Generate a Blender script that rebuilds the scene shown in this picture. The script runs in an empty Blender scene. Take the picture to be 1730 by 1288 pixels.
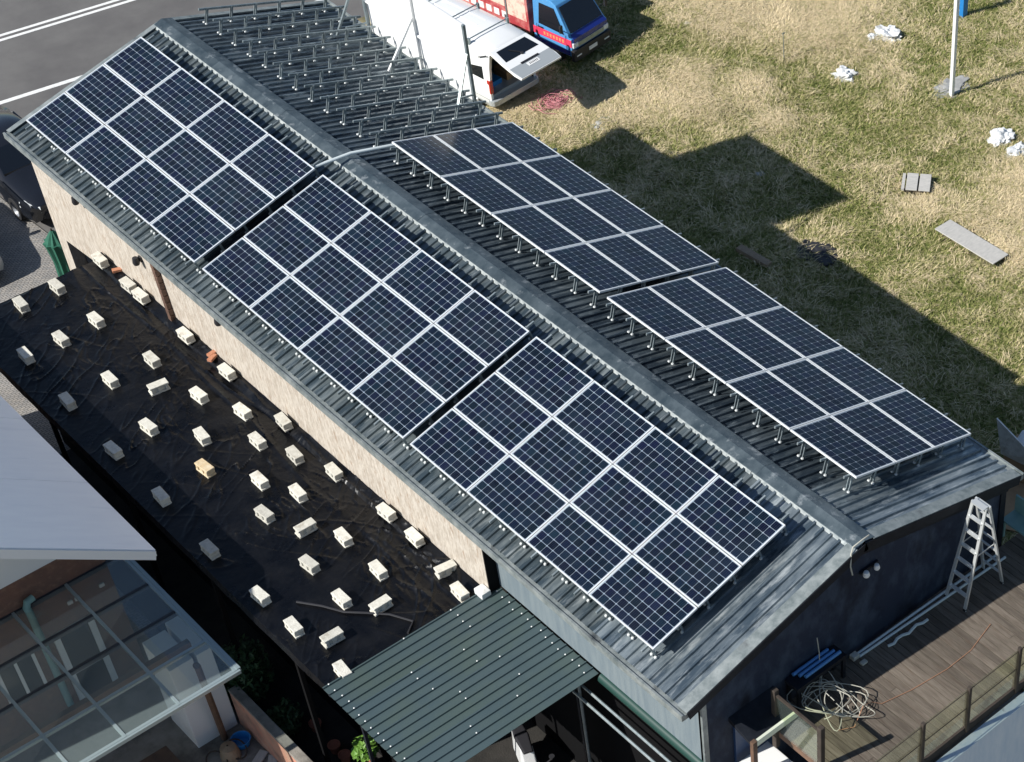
import bpy, bmesh, math, random
import numpy as np
from mathutils import Vector, Matrix, noise as mnoise
random.seed(7); rng = np.random.default_rng(7)
S = bpy.context.scene
COL = S.collection
R_ = math.radians

# ------------------------------------------------------------------ camera, sky, sun, exposure
yaw, pit, rol = 0.8256, -0.8055, 0.0463
fw = Vector((math.sin(yaw)*math.cos(pit), math.cos(yaw)*math.cos(pit), math.sin(pit)))
rt = fw.cross(Vector((0, 0, 1))).normalized(); up = rt.cross(fw)
r2 = math.cos(rol)*rt + math.sin(rol)*up; u2 = -math.sin(rol)*rt + math.cos(rol)*up
cd = bpy.data.cameras.new('camera'); cam = bpy.data.objects.new('camera', cd); COL.objects.link(cam)
cam.matrix_world = Matrix(((r2.x, u2.x, -fw.x, -14.7814), (r2.y, u2.y, -fw.y, -16.4668), (r2.z, u2.z, -fw.z, 22.4429), (0, 0, 0, 1)))
cd.sensor_fit = 'HORIZONTAL'; cd.sensor_width = 36; cd.lens = 3207.735/1730*36
cd.shift_x = -672.05/1730; cd.shift_y = 287.84/1730
cd.clip_start = 0.5; cd.clip_end = 2000
S.camera = cam

LIGHT = Vector((1.198, -0.299, -1.0)).normalized()      # the way the sunlight travels
w = bpy.data.worlds.new('World'); S.world = w; w.use_nodes = True
nt = w.node_tree; bg = nt.nodes['Background']
sky = nt.nodes.new('ShaderNodeTexSky'); sky.sky_type = 'NISHITA'; sky.sun_disc = False
sky.sun_elevation = math.asin(-LIGHT.z); sky.sun_rotation = math.atan2(-LIGHT.x, -LIGHT.y)
sky.air_density = 1.0; sky.dust_density = 0.4; sky.ozone_density = 2.0
nt.links.new(sky.outputs[0], bg.inputs[0]); bg.inputs[1].default_value = 0.078
ld = bpy.data.lights.new('sun', 'SUN'); sun = bpy.data.objects.new('sun', ld); COL.objects.link(sun)
ld.energy = 5.0; ld.angle = R_(0.53); ld.color = (1.0, 0.972, 0.925)
sun.rotation_euler = LIGHT.to_track_quat('-Z', 'Y').to_euler(); sun.location = (-20, 5, 30)
S.view_settings.view_transform = 'Standard'; S.view_settings.look = 'None'
S.view_settings.exposure = 0.28; S.view_settings.gamma = 1.0
S.view_settings.use_curve_mapping = False
S.render.engine = 'CYCLES'
S.cycles.max_bounces = 5; S.cycles.diffuse_bounces = 2; S.cycles.glossy_bounces = 2; S.cycles.transmission_bounces = 3; S.cycles.transparent_max_bounces = 8

G = -7.17                      # ground level (z = 0 is the ridge-side edge of the left panels)

# ------------------------------------------------------------------ materials
def mat(name, c1, c2=None, rough=0.6, metal=0.0, spec=0.5, scale=5.0, detail=6.0, stretch=(1, 1, 1), lo=0.35, hi=0.65,
        bump=0.0, bscale=30.0, rand=0.0, c3=None, scale3=1.2, lo3=0.5, hi3=0.7, rough2=None, coord='Object', hue=0.0, coat=0.0):
    m = bpy.data.materials.new(name); m.use_nodes = True
    n = m.node_tree.nodes; l = m.node_tree.links; b = n['Principled BSDF']
    b.inputs['Roughness'].default_value = rough; b.inputs['Metallic'].default_value = metal
    b.inputs['Specular IOR Level'].default_value = spec
    if coat: b.inputs['Coat Weight'].default_value = coat; b.inputs['Coat Roughness'].default_value = 0.05
    if c2 is None and not rand and not bump and c3 is None:
        b.inputs['Base Color'].default_value = (*c1, 1); return m
    tc = n.new('ShaderNodeTexCoord'); mp = n.new('ShaderNodeMapping'); mp.inputs['Scale'].default_value = stretch
    if rand or hue:
        oi = n.new('ShaderNodeObjectInfo')
        va = n.new('ShaderNodeVectorMath'); va.operation = 'ADD'
        sc = n.new('ShaderNodeMath'); sc.operation = 'MULTIPLY'; sc.inputs[1].default_value = 37.0
        l.new(oi.outputs['Random'], sc.inputs[0]); l.new(tc.outputs[coord], va.inputs[0]); l.new(sc.outputs[0], va.inputs[1])
        l.new(va.outputs[0], mp.inputs[0])
    else:
        l.new(tc.outputs[coord], mp.inputs[0])
    col = None
    def noise_mix(a, bcol, s, lo, hi, prev=None):
        t = n.new('ShaderNodeTexNoise'); t.inputs['Scale'].default_value = s; t.inputs['Detail'].default_value = detail
        t.inputs['Roughness'].default_value = 0.62
        l.new(mp.outputs[0], t.inputs['Vector'])
        mr = n.new('ShaderNodeMapRange'); mr.inputs[1].default_value = lo; mr.inputs[2].default_value = hi
        l.new(t.outputs['Fac'], mr.inputs[0])
        mx = n.new('ShaderNodeMix'); mx.data_type = 'RGBA'
        l.new(mr.outputs[0], mx.inputs[0])
        if prev is None: mx.inputs[6].default_value = (*a, 1)
        else: l.new(prev, mx.inputs[6])
        mx.inputs[7].default_value = (*bcol, 1)
        return mx.outputs[2], mr.outputs[0]
    fac = None
    if c2 is not None: col, fac = noise_mix(c1, c2, scale, lo, hi)
    if c3 is not None:
        if col is None:
            rgb = n.new('ShaderNodeRGB'); rgb.outputs[0].default_value = (*c1, 1); col = rgb.outputs[0]
        col, fac3 = noise_mix(None, c3, scale3, lo3, hi3, col)
    if col is None:
        rgb = n.new('ShaderNodeRGB'); rgb.outputs[0].default_value = (*c1, 1); col = rgb.outputs[0]
    if rand:
        hs = n.new('ShaderNodeHueSaturation')
        mr = n.new('ShaderNodeMapRange'); mr.inputs[3].default_value = 1-rand; mr.inputs[4].default_value = 1+rand
        l.new(oi.outputs['Random'], mr.inputs[0]); l.new(mr.outputs[0], hs.inputs['Value'])
        if hue:
            m2 = n.new('ShaderNodeMapRange'); m2.inputs[3].default_value = .5-hue; m2.inputs[4].default_value = .5+hue
            fr = n.new('ShaderNodeMath'); fr.operation = 'FRACT'
            mm = n.new('ShaderNodeMath'); mm.operation = 'MULTIPLY'; mm.inputs[1].default_value = 17.3
            l.new(oi.outputs['Random'], mm.inputs[0]); l.new(mm.outputs[0], fr.inputs[0]); l.new(fr.outputs[0], m2.inputs[0])
            l.new(m2.outputs[0], hs.inputs['Hue'])
        l.new(col, hs.inputs['Color']); col = hs.outputs[0]
    l.new(col, b.inputs['Base Color'])
    if rough2 is not None and fac is not None:
        mr = n.new('ShaderNodeMapRange'); mr.inputs[3].default_value = rough; mr.inputs[4].default_value = rough2
        l.new(fac, mr.inputs[0]); l.new(mr.outputs[0], b.inputs['Roughness'])
    if bump:
        t = n.new('ShaderNodeTexNoise'); t.inputs['Scale'].default_value = bscale; t.inputs['Detail'].default_value = 5
        l.new(mp.outputs[0], t.inputs['Vector'])
        bp = n.new('ShaderNodeBump'); bp.inputs['Strength'].default_value = bump; bp.inputs['Distance'].default_value = 0.02
        l.new(t.outputs['Fac'], bp.inputs['Height']); l.new(bp.outputs[0], b.inputs['Normal'])
    return m

def glass_mat(name, tint, rough=0.02, alpha_t=0.7, refl=0.05):
    m = bpy.data.materials.new(name); m.use_nodes = True
    n = m.node_tree.nodes; l = m.node_tree.links
    for x in list(n): n.remove(x)
    o = n.new('ShaderNodeOutputMaterial'); g = n.new('ShaderNodeBsdfGlossy'); g.inputs['Roughness'].default_value = rough
    t = n.new('ShaderNodeBsdfTransparent'); t.inputs[0].default_value = (*tint, 1)
    d = n.new('ShaderNodeBsdfDiffuse'); d.inputs[0].default_value = (0.55, 0.66, 0.66, 1)
    lw = n.new('ShaderNodeLayerWeight'); lw.inputs[0].default_value = .5
    pw = n.new('ShaderNodeMath'); pw.operation = 'POWER'; pw.inputs[1].default_value = 4.0; l.new(lw.outputs['Facing'], pw.inputs[0])
    f = n.new('ShaderNodeMath'); f.operation = 'MULTIPLY_ADD'; f.inputs[1].default_value = .85; f.inputs[2].default_value = refl; l.new(pw.outputs[0], f.inputs[0])
    m1 = n.new('ShaderNodeMixShader'); m1.inputs[0].default_value = 1-alpha_t
    m2 = n.new('ShaderNodeMixShader')
    l.new(t.outputs[0], m1.inputs[1]); l.new(d.outputs[0], m1.inputs[2])
    l.new(f.outputs[0], m2.inputs[0]); l.new(m1.outputs[0], m2.inputs[1]); l.new(g.outputs[0], m2.inputs[2])
    l.new(m2.outputs[0], o.inputs[0]); return m

M = {}
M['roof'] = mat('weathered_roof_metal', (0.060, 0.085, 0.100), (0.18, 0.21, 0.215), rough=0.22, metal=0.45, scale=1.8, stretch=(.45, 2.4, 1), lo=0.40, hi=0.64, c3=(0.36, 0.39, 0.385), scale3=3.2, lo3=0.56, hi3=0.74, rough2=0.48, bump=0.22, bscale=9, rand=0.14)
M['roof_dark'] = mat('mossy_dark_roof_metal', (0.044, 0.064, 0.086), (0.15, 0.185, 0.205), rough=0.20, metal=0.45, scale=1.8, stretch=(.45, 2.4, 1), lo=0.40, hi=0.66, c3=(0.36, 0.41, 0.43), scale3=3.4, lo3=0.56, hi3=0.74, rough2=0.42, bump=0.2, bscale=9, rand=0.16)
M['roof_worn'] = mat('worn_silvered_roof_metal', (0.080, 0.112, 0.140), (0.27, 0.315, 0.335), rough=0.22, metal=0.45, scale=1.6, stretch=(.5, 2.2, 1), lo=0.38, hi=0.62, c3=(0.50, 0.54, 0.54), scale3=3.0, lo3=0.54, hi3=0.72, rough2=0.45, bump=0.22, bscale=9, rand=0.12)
M['cap'] = mat('ridge_cap_metal', (0.045, 0.066, 0.080), (0.115, 0.145, 0.160), rough=0.36, metal=0.3, scale=2.6, c3=(0.30, 0.33, 0.34), scale3=4, lo3=0.57, hi3=0.72, bump=0.12, bscale=12, rand=0.1)
M['trim'] = mat('flashing_metal', (0.16, 0.19, 0.19), (0.34, 0.37, 0.36), rough=0.42, metal=0.25, scale=4, bump=0.1, c3=(0.07, 0.08, 0.085), scale3=2.0, lo3=0.58, hi3=0.72)
M['closure'] = mat('pale_closure_strip', (0.40, 0.43, 0.42), (0.20, 0.23, 0.235), rough=0.6, scale=9)
M['cell'] = mat('solar_cell_silicon', (0.0034, 0.0078, 0.0188), (0.0055, 0.0112, 0.0245), rough=0.16, spec=0.26, scale=3, rand=0.42, hue=0.03)
def busbars(m):
    n = m.node_tree.nodes; l = m.node_tree.links; b = n['Principled BSDF']
    old = b.inputs['Base Color'].links[0].from_socket
    tc = n.new('ShaderNodeTexCoord'); sp = n.new('ShaderNodeSeparateXYZ'); l.new(tc.outputs['Object'], sp.inputs[0])
    a = n.new('ShaderNodeMath'); a.operation = 'MULTIPLY_ADD'; a.inputs[1].default_value = 1/.0381; a.inputs[2].default_value = 10.0; l.new(sp.outputs[0], a.inputs[0])
    f = n.new('ShaderNodeMath'); f.operation = 'FRACT'; l.new(a.outputs[0], f.inputs[0])
    c = n.new('ShaderNodeMath'); c.operation = 'LESS_THAN'; c.inputs[1].default_value = .09; l.new(f.outputs[0], c.inputs[0])
    mx = n.new('ShaderNodeMix'); mx.data_type = 'RGBA'; l.new(c.outputs[0], mx.inputs[0]); l.new(old, mx.inputs[6]); mx.inputs[7].default_value = (.040, .050, .068, 1)
    l.new(mx.outputs[2], b.inputs['Base Color'])
busbars(M['cell'])
def dust(m, col, lo, hi, amt):
    n = m.node_tree.nodes; l = m.node_tree.links; b = n['Principled BSDF']; old = b.inputs['Base Color'].links[0].from_socket
    ge = n.new('ShaderNodeNewGeometry'); t = n.new('ShaderNodeTexNoise'); t.inputs['Scale'].default_value = .9; t.inputs['Detail'].default_value = 7; t.inputs['Roughness'].default_value = .7
    l.new(ge.outputs['Position'], t.inputs['Vector']); mr = n.new('ShaderNodeMapRange'); mr.inputs[1].default_value = lo; mr.inputs[2].default_value = hi; mr.inputs[4].default_value = amt
    l.new(t.outputs['Fac'], mr.inputs[0]); mx = n.new('ShaderNodeMix'); mx.data_type = 'RGBA'; l.new(mr.outputs[0], mx.inputs[0]); l.new(old, mx.inputs[6]); mx.inputs[7].default_value = (*col, 1)
    l.new(mx.outputs[2], b.inputs['Base Color'])
dust(M['cell'], (.030, .038, .046), .45, .80, .40)
M['backsheet'] = mat('white_backsheet', (0.27, 0.325, 0.385), rough=0.3, spec=0.5)
M['frame'] = mat('aluminium_frame', (0.78, 0.80, 0.80), rough=0.38, metal=0.25)
M['galv'] = mat('galvanised_steel', (0.23, 0.28, 0.29), (0.37, 0.415, 0.42), rough=0.42, metal=0.55, scale=7, rand=0.15)
M['foot'] = mat('bolt_foot', (0.66, 0.68, 0.66), rough=0.5, metal=0.2)
M['stone'] = mat('beige_stone_cladding', (0.40, 0.345, 0.28), (0.56, 0.505, 0.43), rough=0.88, scale=11, stretch=(1, 1.6, 0.40), lo=0.36, hi=0.60, c3=(0.34, 0.25, 0.18), scale3=9, lo3=0.56, hi3=0.70, bump=1.0, bscale=20)
M['bluewall'] = mat('grey_blue_rendered_wall', (0.135, 0.172, 0.195), (0.185, 0.222, 0.235), rough=0.8, scale=3, stretch=(1, 2.5, 0.25), bump=0.15)
M['navy'] = mat('navy_painted_wall', (0.021, 0.030, 0.054), (0.060, 0.082, 0.120), rough=0.75, spec=0.25, scale=2.8, stretch=(1, 1, .55), lo=0.44, hi=0.74, c3=(0.009, 0.012, 0.022), scale3=1.6, bump=0.3, bscale=8)
M['fascia'] = mat('dark_fascia', (0.007, 0.009, 0.014), (0.014, 0.017, 0.024), rough=0.65, spec=0.25, scale=5)
M['dark'] = mat('interior_shade_black', (0.006, 0.006, 0.0065), rough=0.9, spec=0.1)  # near-black colour stands in for shade in recesses and under the tarp
M['tarp'] = mat('black_plastic_tarp', (0.0022, 0.0025, 0.0036), (0.0050, 0.0054, 0.0070), rough=0.24, spec=0.30, scale=2.0, bump=0.5, bscale=9, rough2=0.42)
M['block'] = mat('pale_concrete_block', (0.55, 0.53, 0.46), (0.68, 0.66, 0.58), rough=0.9, scale=14, bump=0.5, bscale=60, rand=0.17, c3=(0.40, 0.36, 0.29), scale3=4.5, lo3=0.58, hi3=0.72)
M['blocktan'] = mat('tan_stained_block', (0.60, 0.45, 0.26), (0.72, 0.62, 0.45), rough=0.9, scale=8, bump=0.5, bscale=60)
M['brick'] = mat('red_brick', (0.42, 0.16, 0.08), (0.52, 0.26, 0.16), rough=0.9, scale=12, bump=0.4)
M['awning'] = mat('green_awning_steel', (0.058, 0.088, 0.097), (0.066, 0.097, 0.104), rough=0.45, spec=0.40, scale=2, c3=(0.070, 0.100, 0.085), scale3=0.5, lo3=0.45, hi3=0.7, rand=0.06)
M['green'] = mat('green_gutter', (0.010, 0.045, 0.036), rough=0.45)
M['white'] = mat('white_paint', (0.80, 0.80, 0.78), rough=0.45)
M['carwhite'] = mat('white_car_paint', (0.82, 0.83, 0.82), rough=0.22, coat=0.5)
M['carsilver'] = mat('silver_lower_paint', (0.42, 0.45, 0.46), rough=0.3, metal=0.2, coat=0.4)
M['carblack'] = mat('black_car_paint', (0.010, 0.011, 0.014), rough=0.18, coat=0.8)
M['glassdark'] = mat('dark_window_glass', (0.008, 0.011, 0.016), rough=0.06, spec=0.6)
M['rubber'] = mat('black_rubber', (0.015, 0.015, 0.016), rough=0.8)
M['rim'] = mat('wheel_rim', (0.45, 0.46, 0.47), rough=0.35, metal=0.7)
M['plastic'] = mat('dark_bumper_plastic', (0.022, 0.022, 0.026), rough=0.55)
M['taillight'] = mat('red_lamp_lens', (0.45, 0.02, 0.015), rough=0.15, coat=0.5)
M['headlight'] = mat('clear_lamp_lens', (0.75, 0.78, 0.78), rough=0.12, coat=0.6)
M['truckblue'] = mat('light_blue_truck_paint', (0.075, 0.29, 0.60), (0.10, 0.32, 0.60), rough=0.3, coat=0.4, scale=3)
M['trucknavy'] = mat('deep_blue_truck_paint', (0.012, 0.028, 0.22), rough=0.25, coat=0.5)
M['truckred'] = mat('pink_red_stripe', (0.78, 0.055, 0.12), rough=0.4)
M['boxred'] = mat('faded_red_cargo_print', (0.42, 0.050, 0.060), (0.62, 0.26, 0.23), rough=0.55, scale=3.2, lo=0.42, hi=0.66)
M['print'] = mat('pale_print_panel', (0.80, 0.62, 0.50), (0.68, 0.25, 0.22), rough=0.5, scale=5, lo=0.5, hi=0.66)
M['gold'] = mat('yellow_lettering', (0.85, 0.55, 0.16), rough=0.5)
M['whiteroof'] = mat('white_sheet_roof', (0.88, 0.88, 0.89), (0.92, 0.92, 0.92), rough=0.5, scale=1.5, stretch=(.5, 4, 1), bump=0.15, bscale=4, c3=(0.80, 0.81, 0.83), scale3=0.9, lo3=0.56, hi3=0.74)
M['brown'] = mat('brown_rendered_wall', (0.20, 0.100, 0.068), (0.15, 0.085, 0.064), rough=0.85, scale=3, bump=0.4, c3=(0.24, 0.135, 0.09), scale3=9)
M['concrete'] = mat('stained_concrete', (0.21, 0.19, 0.16), (0.33, 0.30, 0.26), rough=0.9, scale=1.8, bump=0.4, c3=(0.095, 0.085, 0.072), scale3=1.1)
M['courtwall'] = mat('pink_brick_boundary', (0.52, 0.22, 0.15), (0.60, 0.36, 0.25), rough=0.9, scale=5, bump=0.6, c3=(0.30, 0.16, 0.12), scale3=2.5)
M['canopy_metal'] = mat('canopy_aluminium', (0.36, 0.44, 0.45), rough=0.4, metal=0.4)
M['canopy_dark'] = mat('canopy_dark_beam', (0.035, 0.04, 0.05), rough=0.5)
M['glass'] = glass_mat('canopy_glass', (0.94, 0.985, 0.98), 0.03, 0.90, 0.06)
M['railglass'] = glass_mat('dusty_rail_panel', (0.95, 0.98, 0.88), 0.05, 0.965, 0.015)
M['wood'] = mat('weathered_deck_plank', (0.105, 0.086, 0.069), (0.175, 0.148, 0.120), rough=0.9, spec=0.2, scale=4, stretch=(6, 0.6, 1), bump=0.5, bscale=14, rand=0.22, c3=(0.11, 0.08, 0.06), scale3=2.2, lo3=0.56, hi3=0.74)
M['darkwood'] = mat('dark_timber', (0.035, 0.026, 0.02), (0.055, 0.042, 0.032), rough=0.8, scale=6)
M['brownwood'] = mat('brown_timber', (0.16, 0.09, 0.055), (0.10, 0.06, 0.04), rough=0.8, scale=6)
M['paleblue'] = mat('pale_blue_weathered_paint', (0.50, 0.60, 0.68), (0.62, 0.69, 0.74), rough=0.8, scale=3, stretch=(2, 2, .4), c3=(0.10, 0.11, 0.11), scale3=1.4, lo3=0.60, hi3=0.70, bump=0.3)
M['alu'] = mat('ladder_aluminium', (0.66, 0.68, 0.67), rough=0.35, metal=0.45)
M['pvc'] = mat('pale_pvc_pipe', (0.62, 0.68, 0.68), rough=0.4)
M['bluetube'] = mat('blue_tube', (0.09, 0.26, 0.55), rough=0.35)
M['teal'] = mat('teal_painted_metal', (0.16, 0.30, 0.29), (0.22, 0.35, 0.33), rough=0.5, scale=4)
M['cream'] = mat('cream_trim', (0.62, 0.66, 0.54), rough=0.6)
M['bluedoor'] = mat('blue_door_paint', (0.020, 0.055, 0.14), rough=0.5)
M['cardboard'] = mat('cardboard', (0.42, 0.27, 0.15), (0.34, 0.22, 0.12), rough=0.9, scale=5)
M['sack'] = mat('grey_sheet', (0.42, 0.42, 0.40), (0.28, 0.28, 0.27), rough=0.7, scale=4)
M['bag'] = mat('white_plastic_bag', (0.80, 0.81, 0.80), (0.60, 0.61, 0.60), rough=0.4, scale=8, c3=(0.45, 0.43, 0.38), scale3=5, lo3=.55, hi3=.7)
M['plank'] = mat('grey_board', (0.42, 0.41, 0.38), (0.52, 0.50, 0.46), rough=0.85, scale=6, stretch=(1, 4, 1))
M['pink'] = mat('pink_rope', (0.50, 0.14, 0.18), (0.62, 0.32, 0.32), rough=0.8, scale=20)
M['cable'] = mat('pale_cable', (0.42, 0.41, 0.35), rough=0.6)
M['orange'] = mat('orange_cord', (0.42, 0.22, 0.13), rough=0.6)
M['bluetub'] = mat('blue_plastic', (0.02, 0.20, 0.52), rough=0.35)
M['umb'] = mat('green_umbrella_fabric', (0.012, 0.095, 0.060), (0.022, 0.13, 0.08), rough=0.8, scale=6)
M['leaf'] = mat('shrub_leaf', (0.025, 0.055, 0.018), (0.05, 0.10, 0.03), rough=0.6, scale=6)
M['leafbright'] = mat('bright_leaf', (0.10, 0.24, 0.03), (0.16, 0.30, 0.05), rough=0.5, scale=6)
M['terracotta'] = mat('terracotta', (0.36, 0.13, 0.08), rough=0.85)
M['copper'] = mat('brown_downpipe', (0.10, 0.06, 0.045), (0.17, 0.10, 0.07), rough=0.6, scale=9)
M['ochre'] = mat('tan_bark', (0.28, 0.20, 0.13), (0.36, 0.27, 0.18), rough=0.9, scale=9, bump=0.5)
M['asphalt'] = mat('asphalt', (0.130, 0.125, 0.120), (0.155, 0.150, 0.142), rough=0.9, scale=60, c3=(0.105, 0.10, 0.098), scale3=0.35, lo3=0.45, hi3=0.65, bump=0.3, bscale=120)
M['roadpaint'] = mat('road_paint', (0.78, 0.78, 0.75), (0.62, 0.62, 0.59), rough=0.7, scale=9, lo=0.45, hi=0.75)
M['soil'] = mat('field_soil', (0.15, 0.125, 0.070), (0.27, 0.225, 0.14), rough=0.95, scale=1.6, detail=10, lo=0.38, hi=0.62, bump=0.8, bscale=10, c3=(0.10, 0.105, 0.042), scale3=0.8, lo3=0.45, hi3=0.62)

def paver_mat():
    m = bpy.data.materials.new('paver_blocks'); m.use_nodes = True
    n = m.node_tree.nodes; l = m.node_tree.links; b = n['Principled BSDF']; b.inputs['Roughness'].default_value = .9
    tc = n.new('ShaderNodeTexCoord'); br = n.new('ShaderNodeTexBrick'); br.inputs['Scale'].default_value = 4.0
    br.inputs['Color1'].default_value = (.50, .46, .41, 1); br.inputs['Color2'].default_value = (.36, .35, .335, 1)
    br.inputs['Mortar'].default_value = (.16, .15, .135, 1); br.inputs['Mortar Size'].default_value = .03
    l.new(tc.outputs['Object'], br.inputs['Vector'])
    t = n.new('ShaderNodeTexNoise'); t.inputs['Scale'].default_value = 1.3; t.inputs['Detail'].default_value = 8
    l.new(tc.outputs['Object'], t.inputs['Vector'])
    mx = n.new('ShaderNodeMix'); mx.data_type = 'RGBA'; mx.blend_type = 'MULTIPLY'; mx.inputs[0].default_value = .6
    l.new(br.outputs[0], mx.inputs[6]); l.new(t.outputs['Fac'], mx.inputs[7]); l.new(mx.outputs[2], b.inputs['Base Color'])
    bp = n.new('ShaderNodeBump'); bp.inputs['Strength'].default_value = .5; bp.inputs['Distance'].default_value = .01
    l.new(br.outputs['Fac'], bp.inputs['Height']); bp.invert = True; l.new(bp.outputs[0], b.inputs['Normal'])
    return m
M['paver'] = paver_mat()
M['alley'] = mat('shade_darkened_soil', (0.016, 0.015, 0.013), (0.032, 0.029, 0.025), rough=0.9, scale=2.5, bump=0.5)  # floor colour darkened to carry the shade between the buildings

def grass_mat():
    m = bpy.data.materials.new('grass_blades'); m.use_nodes = True
    n = m.node_tree.nodes; l = m.node_tree.links; b = n['Principled BSDF']
    b.inputs['Roughness'].default_value = .75; b.inputs['Specular IOR Level'].default_value = .25
    a = n.new('ShaderNodeAttribute'); a.attribute_type = 'INSTANCER'; a.attribute_name = 'dry'
    oi = n.new('ShaderNodeObjectInfo')
    geo = n.new('ShaderNodeNewGeometry')
    nz = n.new('ShaderNodeTexNoise'); nz.inputs['Scale'].default_value = 9.0; nz.inputs['Detail'].default_value = 3
    l.new(geo.outputs['Position'], nz.inputs['Vector'])
    mr = n.new('ShaderNodeMapRange'); mr.inputs[1].default_value = .3; mr.inputs[2].default_value = .7; mr.inputs[3].default_value = -.28; mr.inputs[4].default_value = .28
    l.new(nz.outputs['Fac'], mr.inputs[0])
    ad = n.new('ShaderNodeMath'); ad.operation = 'ADD'; ad.use_clamp = True
    l.new(a.outputs['Fac'], ad.inputs[0]); l.new(mr.outputs[0], ad.inputs[1])
    cr = n.new('ShaderNodeValToRGB'); e = cr.color_ramp.elements
    e[0].position = 0; e[0].color = (.085, .125, .022, 1)
    e[1].position = 1; e[1].color = (.80, .66, .42, 1)
    for p_, c in ((.25, (.185, .215, .055, 1)), (.5, (.325, .315, .115, 1)), (.75, (.56, .475, .26, 1))):
        q = e.new(p_); q.color = c
    l.new(ad.outputs[0], cr.inputs[0]); l.new(cr.outputs[0], b.inputs['Base Color'])
    return m
M['grass'] = grass_mat()

# ------------------------------------------------------------------ mesh helpers
def orth(d):
    d = d.normalized(); a = Vector((0, 0, 1)) if abs(d.z) < .9 else Vector((1, 0, 0))
    u = d.cross(a).normalized(); return u, d.cross(u).normalized()

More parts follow.
